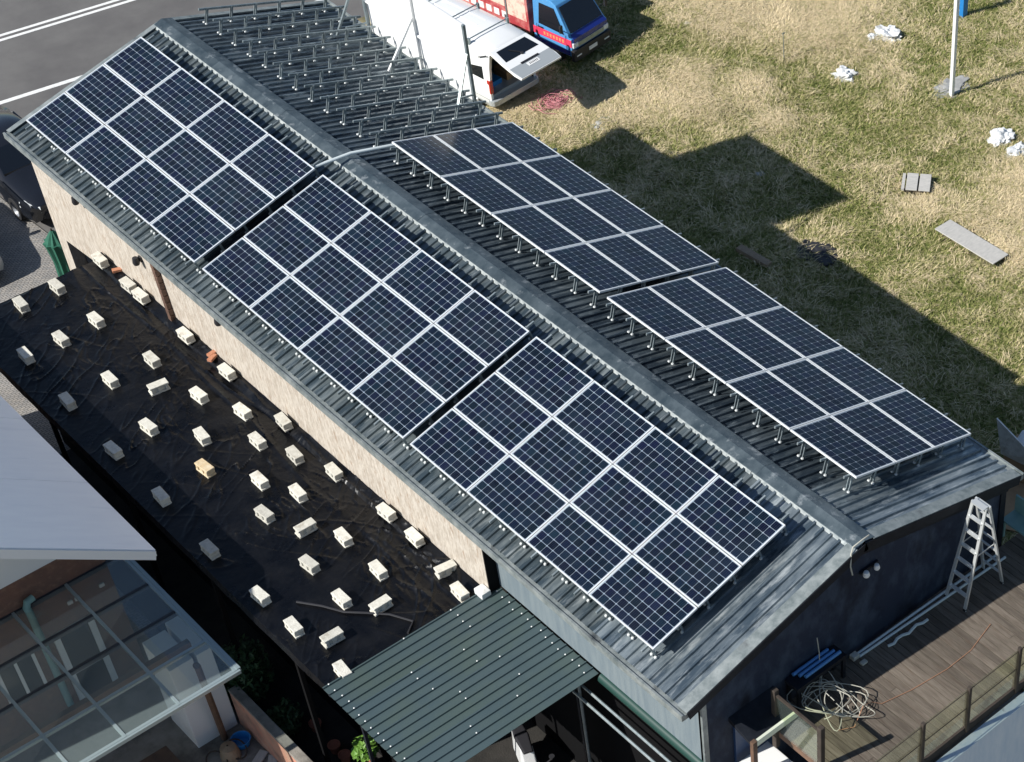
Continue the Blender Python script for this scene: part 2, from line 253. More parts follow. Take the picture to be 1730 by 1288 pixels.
class MB:
    def __init__(s): s.v = []; s.f = []; s.mi = []; s.cur = 0
    def add(s, vs, fs):
        o = len(s.v); s.v += [tuple(x) for x in vs]
        for f in fs: s.f.append([i+o for i in f]); s.mi.append(s.cur)
        return s
    def hexa(s, p):      # 4 bottom (ccw), 4 top
        return s.add(p, [(3, 2, 1, 0), (4, 5, 6, 7), (0, 1, 5, 4), (1, 2, 6, 5), (2, 3, 7, 6), (3, 0, 4, 7)])
    def box(s, x0, x1, y0, y1, z0, z1):
        return s.hexa([(x0, y0, z0), (x1, y0, z0), (x1, y1, z0), (x0, y1, z0), (x0, y0, z1), (x1, y0, z1), (x1, y1, z1), (x0, y1, z1)])
    def cbox(s, c, size, rot=None):
        hx, hy, hz = (a/2 for a in size); rot = rot or Matrix.Identity(3); c = Vector(c)
        return s.hexa([c + rot @ Vector(q) for q in ((-hx, -hy, -hz), (hx, -hy, -hz), (hx, hy, -hz), (-hx, hy, -hz), (-hx, -hy, hz), (hx, -hy, hz), (hx, hy, hz), (-hx, hy, hz))])
    def bar(s, a, b, wdt, hgt=None, upv=(0, 0, 1)):
        a = Vector(a); b = Vector(b); hgt = hgt or wdt; d = (b-a).normalized(); uv = Vector(upv)
        sd = d.cross(uv)
        if sd.length < 1e-4: sd = d.cross(Vector((1, 0, 0)))
        sd.normalize(); un = sd.cross(d); x = sd*wdt/2; z = un*hgt/2
        return s.hexa([a-x-z, a+x-z, b+x-z, b-x-z, a-x+z, a+x+z, b+x+z, b-x+z])
    def tube(s, pts, r, n=8, cap=True, r_end=None):
        pts = [Vector(p) for p in pts]; rings = []
        u = None
        for i, p in enumerate(pts):
            d = (pts[min(i+1, len(pts)-1)] - pts[max(i-1, 0)])
            if d.length < 1e-9: d = Vector((0, 0, 1))
            d.normalize()
            if u is None: u, v = orth(d)
            else:
                u = (u - d*u.dot(d)).normalized(); v = d.cross(u)
            rr = r if r_end is None else r + (r_end-r)*i/(len(pts)-1)
            rings.append([p + (u*math.cos(2*math.pi*k/n) + v*math.sin(2*math.pi*k/n))*rr for k in range(n)])
        vs = [q for rg in rings for q in rg]; fs = []
        for i in range(len(pts)-1):
            for k in range(n):
                k2 = (k+1) % n; fs.append((i*n+k, i*n+k2, (i+1)*n+k2, (i+1)*n+k))
        if cap: fs.append(tuple(range(n-1, -1, -1))); fs.append(tuple((len(pts)-1)*n+k for k in range(n)))
        return s.add(vs, fs)
    def lathe(s, prof, c=(0, 0, 0), n=16):
        vs = []; fs = []
        for r, z in prof:
            for k in range(n): vs.append((c[0]+r*math.cos(2*math.pi*k/n), c[1]+r*math.sin(2*math.pi*k/n), c[2]+z))
        for i in range(len(prof)-1):
            for k in range(n):
                k2 = (k+1) % n; fs.append((i*n+k, i*n+k2, (i+1)*n+k2, (i+1)*n+k))
        return s.add(vs, fs)
    def prism(s, poly, axis, a0, a1):   # poly of 2d points, extruded along axis 'x','y' or 'z'
        def P(q, a): return {'x': (a, q[0], q[1]), 'y': (q[0], a, q[1]), 'z': (q[0], q[1], a)}[axis]
        n = len(poly); vs = [P(q, a0) for q in poly] + [P(q, a1) for q in poly]
        fs = [tuple(range(n-1, -1, -1)), tuple(range(n, 2*n))] + [(i, (i+1) % n, n+(i+1) % n, n+i) for i in range(n)]
        return s.add(vs, fs)
    def quad(s, *p): return s.add(p, [tuple(range(len(p)))])
    def rings(s, rs, cap0=True, cap1=True):
        n = len(rs[0]); vs = [q for r in rs for q in r]; fs = []
        for i in range(len(rs)-1):
            for k in range(n): k2 = (k+1) % n; fs.append((i*n+k, i*n+k2, (i+1)*n+k2, (i+1)*n+k))
        if cap0: fs.append(tuple(range(n-1, -1, -1)))
        if cap1: fs.append(tuple((len(rs)-1)*n+k for k in range(n)))
        return s.add(vs, fs)
    def mesh(s, name, mats, bevel=0.0, smooth=False, seg=2):
        me = bpy.data.meshes.new(name); me.from_pydata(s.v, [], s.f)
        if not isinstance(mats, (list, tuple)): mats = [mats]
        for m in mats: me.materials.append(m)
        if len(mats) > 1: me.polygons.foreach_set('material_index', s.mi)
        bm = bmesh.new(); bm.from_mesh(me)
        bmesh.ops.recalc_face_normals(bm, faces=bm.faces)
        if bevel: bmesh.ops.bevel(bm, geom=list(bm.edges), offset=bevel, segments=seg, affect='EDGES', profile=.6, clamp_overlap=True)
        bm.to_mesh(me); bm.free()
        if smooth:
            me.polygons.foreach_set('use_smooth', [True]*len(me.polygons))
            try: me.set_sharp_from_angle(angle=R_(40))
            except Exception: pass
        me.update(); return me
    def build(s, name, mats, parent=None, **k):
        return link(name, s.mesh(name, mats, **k), parent)

def link(name, data, parent=None, loc=None):
    o = bpy.data.objects.new(name, data); COL.objects.link(o)
    if parent is not None: o.parent = parent
    if loc is not None: o.location = loc
    return o
def tag(o, label, cat, group=None):
    o['label'] = label; o['category'] = cat
    if group: o['group'] = group
    return o
def thing(name, label, cat, loc=(0, 0, 0), rz=0.0, group=None, mtx=None):
    o = bpy.data.objects.new(name, None); COL.objects.link(o); o.empty_display_size = .2
    if mtx is not None: o.matrix_world = mtx
    else: o.location = loc; o.rotation_euler = (0, 0, rz)
    return tag(o, label, cat, group)
def struct(o): o['kind'] = 'structure'; return o
ORD = ['first', 'second', 'third', 'fourth', 'fifth', 'sixth', 'seventh', 'eighth', 'ninth', 'tenth', 'eleventh', 'twelfth', 'thirteenth']

# ------------------------------------------------------------------ setting: ground, road, pavement, field
g = MB().quad((-300, -300, G-.06), (300, -300, G-.06), (300, 300, G-.06), (-300, 300, G-.06)).build('ground', M['concrete']); struct(g)
road_rot = Matrix.Rotation(-0.133, 4, 'Z')
def road_pts(x0, x1, y0, y1, z):
    return [(*(Vector((0, 31.87, 0)) + road_rot.to_3x3() @ Vector((x, y, 0))).xy, z) for x, y in ((x0, y0), (x1, y0), (x1, y1), (x0, y1))]
rd = MB().quad(*road_pts(-60, 80, -11, 9, G-.03)).build('road', M['asphalt']); struct(rd)
for (x0, x1, y0, y1) in ((-60, 80, -0.075, 0.085), (-60, 80, 3.05, 3.17), (-60, 80, 3.30, 3.42)):
    o = MB().quad(*road_pts(x0, x1, y0, y1, G-.026)).build('road_marking', M['roadpaint']); struct(o)
pv = MB().quad((-14, 12, G), (-0.9, 12, G), (-1.9, 29.0, G), (-14, 29.5, G)).build('pavement', M['paver']); struct(pv)
cg = MB().quad((-14, 3.0, G+.004), (-6.65, 3.0, G+.004), (-6.65, 11.4, G+.004), (-14, 11.4, G+.004)).build('courtyard_floor', M['concrete']); struct(cg)

def fz(x, y):
    return 0.07*mnoise.noise(Vector((x*.45, y*.45, 3.1))) + 0.035*mnoise.noise(Vector((x*1.7, y*1.7, 9.1)))
nx, ny = 96, 124; fx0, fx1, fy0, fy1 = 5.0, 43.0, -14.0, 29.3
vs = []; 
for j in range(ny+1):
    for i in range(nx+1):
        x = fx0 + (fx1-fx0)*i/nx; y = fy0 + (fy1-fy0)*j/ny
        if j == ny: y -= .13*(x-5)
        vs.append((x, y, G + fz(x, y)))
fs = [(j*(nx+1)+i, j*(nx+1)+i+1, (j+1)*(nx+1)+i+1, (j+1)*(nx+1)+i) for j in range(ny) for i in range(nx)]
fld = MB().add(vs, fs).build('field', M['soil'], smooth=True); struct(fld)

# ------------------------------------------------------------------ building
YN, YF = -1.04, 21.11
XR, ZR, XL, ZL, XE, ZE = 0.822, -0.189, -3.14, -1.263, 4.753, -1.28
AL = R_(15.3)
bld = thing('metal_roofed_building', 'long gabled building with dark ribbed metal roof, beige stone and navy walls', 'building', (0, 0, G))
def Z(z): return z - G        # world z -> building-local z
m = MB().prism([(4.78, 0), (18.45, 0), (18.45, Z(-3.72)), (19.3, Z(-3.80)), (20.5, Z(-3.95)), (20.5, 0), (20.95, 0), (20.95, Z(-1.36)), (4.78, Z(-1.36))], 'x', -2.95, -2.6)  # opening top slopes along the edge of the dark area
m.build('stone_wall', M['stone'], bld)
MB().box(-2.94, -2.46, 4.765, 4.778, Z(-3.2), Z(-1.37)).build('gap_shade_strip', M['dark'], bld)  # near-black strip painting the shade of the gap beside the stone
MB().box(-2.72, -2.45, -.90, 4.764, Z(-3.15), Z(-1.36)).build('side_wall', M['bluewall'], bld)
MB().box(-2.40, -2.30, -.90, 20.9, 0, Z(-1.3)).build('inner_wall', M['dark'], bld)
m = MB().prism([(-2.72, Z(-7.17)), (4.5, Z(-7.17)), (4.5, Z(-1.30)), (XR, Z(-.30)), (-2.72, Z(-1.30))], 'y', -.93, -.80)
m.build('gable_wall', M['navy'], bld)
m = MB().prism([(-2.6, 0), (4.5, 0), (4.5, Z(-1.30)), (XR, Z(-.30)), (-2.6, Z(-1.30))], 'y', 20.75, 20.9); m.build('gable_wall', M['stone'], bld)
MB().box(4.38, 4.5, -.8, 20.75, 0, Z(-1.3)).build('side_wall', M['bluewall'], bld)
# corner flashings of the gable
MB().box(-2.76, -2.66, -.95, -.90, Z(-3.4), Z(-1.36)).build('corner_strip', M['trim'], bld)
MB().box(4.40, 4.54, -.96, -.80, 0, Z(-1.36)).build('corner_post', M['fascia'], bld)

roof = link('roof', None, bld)
# soffit and roof body, 6 cm below the sheets
def slope_pt(side, d, n):     # d along slope from ridge, n above the roof plane
    s = -1 if side == 'L' else 1
    return Vector((XR + s*(d*math.cos(AL) + 0) + s*n*math.sin(AL), 0, Z(ZR) - d*math.sin(AL) + n*math.cos(AL)))
SL = {'L': (XR-XL)/math.cos(AL), 'R': (XE-XR)/math.cos(AL)}
for side in 'LR':
    a = slope_pt(side, 0, -.055); b = slope_pt(side, SL[side]-.03, -.055); c = slope_pt(side, SL[side]-.03, -.12); d = slope_pt(side, 0, -.12)
    MB().prism([(a.x, a.z), (b.x, b.z), (c.x, c.z), (d.x, d.z)], 'y', YN+.03, YF-.03).build('soffit', M['fascia'], roof)
NSH = 28; SW = (YF-YN)/NSH; PITCH = SW/4
def sheet_mesh(side, mt):
    L = SL[side]; prof = []
    for k in range(4):
        y = k*PITCH
        prof += [(y, 0), (y+PITCH*.64, 0), (y+PITCH*.71, .040), (y+PITCH*.93, .040)]
    prof += [(4*PITCH, 0)]
    vs = []; fs = []; NS = 9
    for i in range(NS+1):
        d = .04 + (L-.04)*i/NS
        for (y, n) in prof:
            p = slope_pt(side, d, n-.050); vs.append((p.x, y, p.z))
    q = len(prof)
    for i in range(NS):
        for k in range(q-1): fs.append((i*q+k, i*q+k+1, (i+1)*q+k+1, (i+1)*q+k))
    me = bpy.data.meshes.new('roof_sheet'); me.from_pydata(vs, [], fs); me.materials.append(mt)
    return me
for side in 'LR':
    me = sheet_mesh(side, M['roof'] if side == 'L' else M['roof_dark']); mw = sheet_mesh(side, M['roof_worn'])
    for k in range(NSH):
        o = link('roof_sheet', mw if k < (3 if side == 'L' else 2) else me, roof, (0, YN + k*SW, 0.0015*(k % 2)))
# ridge cap in overlapping lengths
NC = 9; CL = (YF-YN+.02)/NC
for k in range(NC):
    y0 = YN-.01 + k*CL; y1 = y0+CL+.10; h = .004*(k % 2)
    if k == NC-1: y1 = YF+.01
    mb = MB()
    prof = [slope_pt('L', .215, .004+h), slope_pt('L', .205, .012+h), slope_pt('L', .0, .020+h), slope_pt('R', .225, .012+h), slope_pt('R', .235, .004+h)]
    lo = [p-Vector((0, 0, .006)) for p in prof]
    ring = [(p.x, p.z) for p in prof] + [(p.x, p.z) for p in reversed(lo)]
    mb.prism(ring, 'y', y0, y1)
    cap = mb.build('ridge_cap', M['cap'], roof)
    # scalloped edge that dips between the ribs on the left, and lies flat on the right
    for side in 'LR':
        y = YN + math.ceil((y0-YN)/PITCH)*PITCH; cols = []
        while y < y0+CL-.02:
            cols += [(y, 1), (y+PITCH*.58, 1), (y+PITCH*.68, 0), (y+PITCH*.92, 0)]; y += PITCH
        w0, w1 = (.213, .262) if side == 'L' else (.233, .262)
        vs = []; fs = []
        for (yy, low) in cols:
            A = slope_pt(side, w0, .0055+h); B = slope_pt(side, w1 if low else w0+.022, -.036 if low else -.004)
            vs += [(A.x, yy, A.z), (B.x, yy, B.z)]
        for i in range(len(cols)-1): fs.append((2*i, 2*i+1, 2*i+3, 2*i+2))
        MB().add(vs, fs).build('scalloped_edge', M['closure'] if side == 'L' else M['cap'], cap)
# eave trims, rake flashings
for side, xe in (('L', XL), ('R', XE)):
    s = -1 if side == 'L' else 1; e = slope_pt(side, SL[side], 0)
    mb = MB().prism([(e.x-s*.035, e.z-.045), (e.x+s*.075, e.z-.045), (e.x+s*.075, e.z-.16), (e.x-s*.035, e.z-.16)], 'y', YN-.02, YF+.02)
    mb.prism([(e.x+s*.075, e.z-.02), (e.x+s*.115, e.z-.02), (e.x+s*.115, e.z-.16), (e.x+s*.075, e.z-.16)], 'y', YN-.02, YF+.02)
    mb.build('gutter', M['trim'], roof)
for (ya, yb, ww) in ((YN-.03, YN+.20, 0), (YF-.10, YF+.03, 1)):
    for side in 'LR':
        a = slope_pt(side, .20, .006); b = slope_pt(side, SL[side]+.02, .006); c = slope_pt(side, SL[side]+.02, -.009); d = slope_pt(side, .20, -.009)
        fl = MB().prism([(a.x, a.z), (b.x, b.z), (c.x, c.z), (d.x, d.z)], 'y', ya, yb).build('rake_flashing', M['trim'], roof)
        a = slope_pt(side, -.0, -.01); b = slope_pt(side, SL[side]+.02, -.01); c = slope_pt(side, SL[side]+.02, -.20); d = slope_pt(side, 0, -.20)
        yy = (YN-.045, YN-.032) if not ww else (YF+.032, YF+.05)
        MB().prism([(a.x, a.z), (b.x, b.z), (c.x, c.z), (d.x, d.z)], 'y', *yy).build('fascia_board', M['fascia'] if not ww else M['trim'], roof)
# second, set-back fascia step below the rake on the near gable
for side in 'LR':
    a = slope_pt(side, 0, -.21); b = slope_pt(side, SL[side]-.12, -.21); c = slope_pt(side, SL[side]-.12, -.36); d = slope_pt(side, 0, -.36)
    MB().prism([(a.x, a.z), (b.x, b.z), (c.x, c.z), (d.x, d.z)], 'y', -.99, -.931).build('fascia_step', M['fascia'], roof)
# rear opening under the stone cladding at the road end: dark door leaves added to fill its dark area
for k in range(3):
    y = 18.48+k*.68
    d = MB().box(-2.68, -2.63, y, y+.64, 0, Z(-3.75)).build('door', M['glassdark'], bld)
    MB().box(-2.70, -2.681, y+.05, y+.09, .9, 1.2).build('handle', M['alu'], d)
# side gutter below the grey-blue wall and pipes
mb = MB().tube([(-2.70, 1.86, Z(-3.27)), (-2.70, -.9, Z(-3.25))], .115, 12); mb.build('side_gutter', M['green'], bld, smooth=True)
for k, (xx, zz) in enumerate(((-2.98, -3.50), (-3.12, -3.62))):
    MB().tube([(xx, 2.2, Z(zz)), (xx, -1.2, Z(zz+.03))], .028, 8).build('pipe', M['galv'], bld, smooth=True)
for xx, yy in ((-3.0, 2.2), (-3.06, 2.1)):
    MB().tube([(xx, yy, 0), (xx, yy, Z(-3.35))], .03, 8).build('pipe', M['galv'], bld, smooth=True)
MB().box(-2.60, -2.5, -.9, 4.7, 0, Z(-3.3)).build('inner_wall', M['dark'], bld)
# brown downpipe on the stone wall
mb = MB()
for k in range(9):
    z0 = -3.28 + k*.165; dx = 0 if k < 8 else .02
    mb.box(-3.06, -2.952, 15.53+.01*k, 15.66+.01*k, Z(z0), Z(z0+.155))
mb.tube([(-2.98, 15.66, Z(-1.82)), (-2.98, 15.72, Z(-1.50)), (-3.1, 15.74, Z(-1.36))], .05, 8)
mb.build('downpipe', M['copper'], bld, bevel=.006)
tag(bld, bld['label'], 'building')

# wall lamps on the stone wall
for k, (y, z) in enumerate(((18.72, -1.86), (16.40, -2.15), (13.12, -1.78))):
    t = thing('wall_lamp', ['small black wall lamp under the eave nearest the road', 'black wall lamp left of the brown downpipe on the stone wall', 'black wall lamp right of the brown downpipe on the stone wall'][k], 'wall lamp', (-2.952, y, z), 0, 'lamps on the stone wall')
    MB().cbox((-.02, 0, 0), (.04, .10, .12)).build('bracket', M['plastic'], t)
    MB().lathe([(0.0, .09), (.055, .08), (.075, -.04), (.06, -.09), (0, -.09)], (-.12, 0, 0), 12).build('lamp_shade', M['plastic'], t, smooth=True)
    MB().tube([(-.03, 0, .04), (-.12, 0, .08)], .014, 6).build('arm', M['plastic'], t)

# ------------------------------------------------------------------ solar panels
PL, PW, PT = 1.65, 0.995, 0.038
def panel_meshes():
    fwid = .022
    fr = MB()
    for (x0, x1, y0, y1) in ((0, PL, 0, fwid), (0, PL, PW-fwid, PW), (0, fwid, fwid, PW-fwid), (PL-fwid, PL, fwid, PW-fwid)):
        fr.box(x0, x1, y0, y1, -PT, 0)
    bs = MB().box(fwid, PL-fwid, fwid, PW-fwid, -.022, -.007)
    ce = MB(); hx, hy, c = .0748, .0734, .013
    oct_ = [(-hx+c, -hy), (hx-c, -hy), (hx, -hy+c), (hx, hy-c), (hx-c, hy), (-hx+c, hy), (-hx, hy-c), (-hx, -hy+c)]
    ce.prism(oct_, 'z', -.0075, -.0045)
    return fr.mesh('frame', M['frame']), bs.mesh('backsheet', M['backsheet']), ce.mesh('solar_cell', M['cell'])
FR, BS, CE = panel_meshes()
def add_panel(mtx, label, group):
    t = thing('solar_panel', label, 'solar panel', group=group, mtx=mtx)
    link('frame', FR, t); link('backsheet', BS, t)
    mx = (PL-10*.1575)/2; my = (PW-6*.1562)/2
    for i in range(10):
        for j in range(6):
            link('solar_cell', CE, t, (mx+.1575*(i+.5), my+.1562*(j+.5), 0))
    return t
PA, PB = R_(15.54), R_(16.05)
Lp = 4*1.67-.02
def frame_mtx(side, y_far, d):
    # local x runs towards the camera end (-y); local y runs up the slope on the left, down the slope on the right
    if side == 'L':
        uy = Vector((math.cos(PA), 0, math.sin(PA))); uz = Vector((-math.sin(PA), 0, math.cos(PA))); o = Vector((0, y_far, 0)) - uy*d
        ux = Vector((0, -1, 0))
    else:
        uy = Vector((math.cos(PB), 0, -math.sin(PB))); uz = Vector((math.sin(PB), 0, math.cos(PB))); o = Vector((1.6354, y_far, .0284)) + uy*d
        ux = Vector((0, -1, 0))
        # right-handed check: ux x uy = (0,-1,0)x(c,0,-s) = ( s, 0, c) = uz
    if side == 'L':
        # ux x uy = (0,-1,0)x(c,0,s) = (-s,0,c) = uz
        pass
    return Matrix(((ux.x, uy.x, uz.x, o.x), (ux.y, uy.y, uz.y, o.y), (ux.z, uy.z, uz.z, o.z), (0, 0, 0, 1)))
gAB, gBC, gDE = .2888, .2074, .2136
arrays = [('L', 3*Lp+gAB+gBC, 'the far array, left slope'), ('L', 2*Lp+gBC, 'the middle array, left slope'), ('L', Lp, 'the near array, left slope'),
          ('R', 2*Lp+gDE-.014, 'the far array, right slope'), ('R', Lp-.014, 'the near array, right slope')]
for side, y_far, an in arrays:
    for r in range(3):
        for c in range(4):
            if side == 'L': d = r*1.0147 + PW; rn = ['ridge-side', 'middle', 'eave-side'][r]
            else: d = r*1.0159; rn = ['ridge-side', 'middle', 'eave-side'][r]
            mt = frame_mtx(side, y_far - c*1.67, d)
            jig = Matrix.Rotation(random.uniform(-.0012, .0012), 4, 'Z')
            add_panel(mt @ jig, f"solar panel, {rn} row, {ORD[c]} from the road end of {an}", 'solar panels of '+an)

# mounting rails with their bracket posts
rl = MB().box(-.017, .017, -.12, 3.26, -PT-.052, -PT-.002).mesh('beam', M['galv'], bevel=.004, seg=1)
rlR = MB().box(-.017, .017, -.14, 3.20, -PT-.052, -PT-.002).mesh('beam', M['galv'], bevel=.004, seg=1)
pm = MB()
for sx in (-1, 1):
    pm.box(sx*.032-.008, sx*.032+.008, -.018, .018, -.405, -PT-.010)
pm.box(-.062, -.024, -.05, .05, -.408, -.400); pm.box(.024, .062, -.05, .05, -.408, -.400)
pm.box(-.040, .040, -.012, .012, -PT-.066, -PT-.053)
POST = pm.mesh('bracket_post', M['galv'])
fm = MB()
for sx in (-1, 1): fm.lathe([(0, -.372), (.024, -.376), (.030, -.399), (0, -.399)], (sx*.050, -.030, 0), 8)
FOOT = fm.mesh('bolt_foot', M['foot'])
def add_rail(side, y, i, an, bare=False):
    mt = frame_mtx(side, y, 3.04 if side == 'L' else 0)
    lab = (f"bare steel mounting rail without panels, {ORD[i]} from the road end of right slope" if bare
           else f"steel mounting rail on posts, {ORD[i]} from the road end under {an}")
    t = thing('mounting_rail', lab, 'mounting rail', group='bare rails on the right slope' if bare else 'rails under '+an, mtx=mt)
    link('beam', rl if side == 'L' else rlR, t)
    for k in range(6):
        o = link('bracket_post', POST, t, (random.uniform(-.01, .01), .05+k*.605 if side == 'L' else .06+k*.60, .0))
        link('bolt_foot', FOOT, o)
for side, y_far, an in arrays:
    for i in range(12):
        add_rail(side, y_far - .16 - i*(Lp-.32)/11, i, an)
for i in range(12):
    add_rail('R', 20.62 - i*.594, i, '', True)

# conduit over the ridge between the arrays
cp = slope_pt('L', .75, .10); cq = slope_pt('R', .10, .13); ca = slope_pt('R', 1.05, .20)
ct = MB().tube([(-.25, 14.03, -.10), (XR+.02, 13.84, ZR+.14), (1.75, 13.68, -.19)], .035, 10)
tag(ct.build('conduit', M['pvc'], smooth=True), 'pale grey conduit bent over the ridge between the far arrays', 'pipe')
# loose cable at the near ridge end
pts = [(XR+.10, YN-.0, ZR+.07), (XR-.06, YN-.02, ZR+.10), (XR-.25, YN+.02, ZR+.02), (XR-.33, YN-.02, ZR-.06), (XR-.38, YN-.06, ZR-.3), (XR-.34, YN-.07, ZR-.52)]
tag(MB().tube(pts, .014, 6).build('loose_cable', M['cable'], smooth=True), 'pale loose cable hanging over the near end of the ridge', 'cable')

# ------------------------------------------------------------------ billboard on the right eave
t = thing('roof_billboard', 'overexposed white board on steel frames along the right eave at the road end', 'billboard', (4.72, 15.17, -1.25))
MB().box(.03, .07, .05, 3.95, .05, 1.93).build('board', M['white'], t)
for y, tp in ((0, 1.98), (2.0, 1.9), (4.02, 2.35)):
    mp_ = M['white'] if y == 2.0 else M['galv']
    MB().box(-.035, .035, y-.035, y+.035, -.05, tp).build('post', mp_, t, bevel=.006, seg=1)
    MB().bar((-.04, y-.03, 1.30 if y < 4 else 1.6), (-.80, y-.45 if y < 1 else y+.05, .24), .05).build('brace', mp_, t)
    MB().bar((-.04, y-.05, .30), (-.60, y-.05, .40), .035).build('brace', M['galv'], t)
for z in (.86, 1.95):
    MB().box(-.03, .025, .04, 3.98, z-.02, z+.02).build('rail', M['white'], t)

# ------------------------------------------------------------------ annex with black tarp
ax = thing('annex', 'flat annex roofed with wrinkled black plastic sheet beside the stone wall', 'annex', (0, 0, G))
MB().box(-5.2, -2.96, 5.2, 18.3, 0, Z(-3.40)).build('wall', M['dark'], ax)  # wall coloured near-black for the shade below the sheet
TX0, TX1, TY0, TY1 = -6.27, -2.955, 4.86, 18.56; TZ = -3.31
def tarp_h(x, y):
    v = Vector((x*.9, y*.9, 1.7))
    d1 = x*.8+y*.6; d2 = -x*.6+y*.8
    n1 = mnoise.noise(Vector((d1*.7, d2*2.6, 0.3))); n2 = mnoise.noise(Vector((d1*2.3+7, d2*.6, 5.3)))
    n3 = mnoise.noise(Vector((x*3.3, y*3.3, 2.0)))
    msk = max(0, mnoise.noise(Vector((x*.45, y*.45, 8.8)))+.25)
    n4 = mnoise.noise(Vector((d1*1.3+3, d2*5.0, 12.3))); n5 = mnoise.noise(Vector((x*4.5, y*1.6, 21.0)))
    m2 = max(0, mnoise.noise(Vector((x*.8+5, y*.8, 3.8)))+.12); m3 = max(0, mnoise.noise(Vector((x*.7, y*.7+9, 15.)))+.1)
    h = msk*(.042*max(0, 1-abs(n1)*9)**2 + .036*max(0, 1-abs(n2)*10)**2) + m2*.046*max(0, 1-abs(n4)*10)**2 + m3*.036*max(0, 1-abs(n5)*9)**2 + .005*n3
    dw = x-TX1
    if dw > -.95:       # long folds along the wall
        wv = min(1, (dw+.95)/.3)
        h += wv*.03*max(0, 1-abs(mnoise.noise(Vector((x*3.4, y*.30, 4.4))))*4)**2
    if dw > -.22: h += .10*((dw+.22)/.22)**.7
    return h
tx, ty = 132, 520; vs = []; fs = []
for j in range(ty+1):
    for i in range(tx+1):
        x = TX0+(TX1-TX0)*i/tx; y = TY0+(TY1-TY0)*j/ty
        vs.append((x, y, Z(TZ)+tarp_h(x, y)))
fs = [(j*(tx+1)+i, j*(tx+1)+i+1, (j+1)*(tx+1)+i+1, (j+1)*(tx+1)+i) for j in range(ty) for i in range(tx)]
n0 = len(vs)
# hanging hem on the outer and road edges
hem = [(0, j) for j in range(ty+1)]
for (i, j) in hem:
    x, y, z = vs[j*(tx+1)]; vs.append((x-.03+.02*mnoise.noise(Vector((0, y*2, 0))), y, z-.16-.04*mnoise.noise(Vector((1, y*1.3, 0)))))
for j in range(ty): fs.append((j*(tx+1), n0+j, n0+j+1, (j+1)*(tx+1)))
n1 = len(vs)
for i in range(tx+1):
    x, y, z = vs[ty*(tx+1)+i]; vs.append((x, y+.03, z-.16))
for i in range(tx): fs.append((ty*(tx+1)+i, ty*(tx+1)+i+1, n1+i+1, n1+i))
MB().add(vs, fs).build('roof_tarp', M['tarp'], ax, smooth=True)
for y in (6.2, 9.0, 12.0, 15.0):
    MB().box(-6.22, -6.14, y-.04, y+.04, 0, Z(-3.36)).build('post', M['dark'], ax)

# concrete blocks weighing the tarp down
bm_ = MB()
L2, W2, H2 = .195, .093, .19
bm_.box(-L2, L2, -W2, W2, H2-.042, H2); bm_.box(-L2, L2, -W2, W2, 0, .042)
bm_.box(-L2+.020, -L2+.085, -W2+.002, W2-.002, .042, H2-.042); bm_.box(L2-.085, L2-.020, -W2+.002, W2-.002, .042, H2-.042)
bm_.box(-.042, .042, -W2+.002, W2-.002, .042, H2-.042)
bm_.box(-L2+.085, L2-.085, -.068, .068, .0421, H2-.0421)
BLK = bm_.mesh('concrete_block', M['block'], bevel=.006, seg=1)
BLK2 = BLK.copy(); BLK2.materials[0] = M['blocktan']
blocks = [(-3.11, 18.28), (-2.99, 17.11), (-3.04, 16.61), (-3.05, 14.84), (-3.06, 13.27), (-3.07, 11.22), (-3.47, 10.33), (-3.19, 9.41), (-3.07, 7.74), (-3.07, 6.84), (-3.17, 5.84), (-3.33, 5.18), (-5.04, 18.13), (-4.21, 18.17), (-4.17, 16.62), (-4.99, 16.55), (-5.76, 16.56), (-3.99, 14.72), (-4.91, 14.73), (-4.33, 13.89), (-3.88, 13.12), (-5.84, 14.72), (-5.08, 12.96), (-3.52, 12.1), (-4.47, 12.02), (-3.77, 11.16), (-5.91, 12.83), (-4.91, 11.18), (-4.34, 10.18), (-5.91, 11.07), (-4.01, 9.38), (-4.77, 9.33), (-4.42, 8.5), (-4.05, 7.81), (-5.99, 9.23), (-4.89, 7.65), (-4.07, 6.66), (-5.96, 7.59), (-4.95, 6.52), (-4.53, 5.92), (-5.94, 6.53), (-5.59, 5.86), (-5.9, 5.07)]
cross = {10, 19, 32, 39, 41}
lines = {'wall': [], 'inner': [], 'middle': [], 'outer': []}
for i, (x, y) in enumerate(blocks):
    if i in cross: continue
    k = 'wall' if x > -3.34 else 'inner' if x > -4.36 else 'middle' if x > -5.3 else 'outer'
    lines[k].append(i)
names = {}
for k, ids in lines.items():
    ids.sort(key=lambda i: -blocks[i][1])
    ph = {'wall': 'against the stone wall', 'inner': 'in the second line out from the stone wall', 'middle': 'in the third line out from the stone wall', 'outer': 'in the line along the outer tarp edge'}[k]
    for n, i in enumerate(ids): names[i] = f"concrete block {ph}, {ORD[n] if n < 13 else 'last'} from the road end"
for n, i in enumerate(sorted(cross, key=lambda i: -blocks[i][1])):
    names[i] = f"concrete block turned crosswise on the tarp, {ORD[n]} of five from the road"
names[27] = 'tan stained concrete block in the middle of the black tarp'
ftilt = {0: .35}
for i, (x, y) in enumerate(blocks):
    dy = -.03
    if x > -3.14: x = -3.13
    o = link('concrete_block', BLK2 if i == 27 else BLK, None, (x, y+dy, TZ+tarp_h(x, y)*.6-.004))
    o.rotation_euler = (0, 0, (0 if i in cross else math.pi/2)+random.uniform(-.09, .09))
    if i in cross: o.rotation_euler.z = R_(-2)+random.uniform(-.12, .12)
    if x > -3.15: o.location.z = TZ+.075; o.rotation_euler.x = -.05
    tag(o, names[i], 'concrete block', 'concrete blocks on the black tarp')
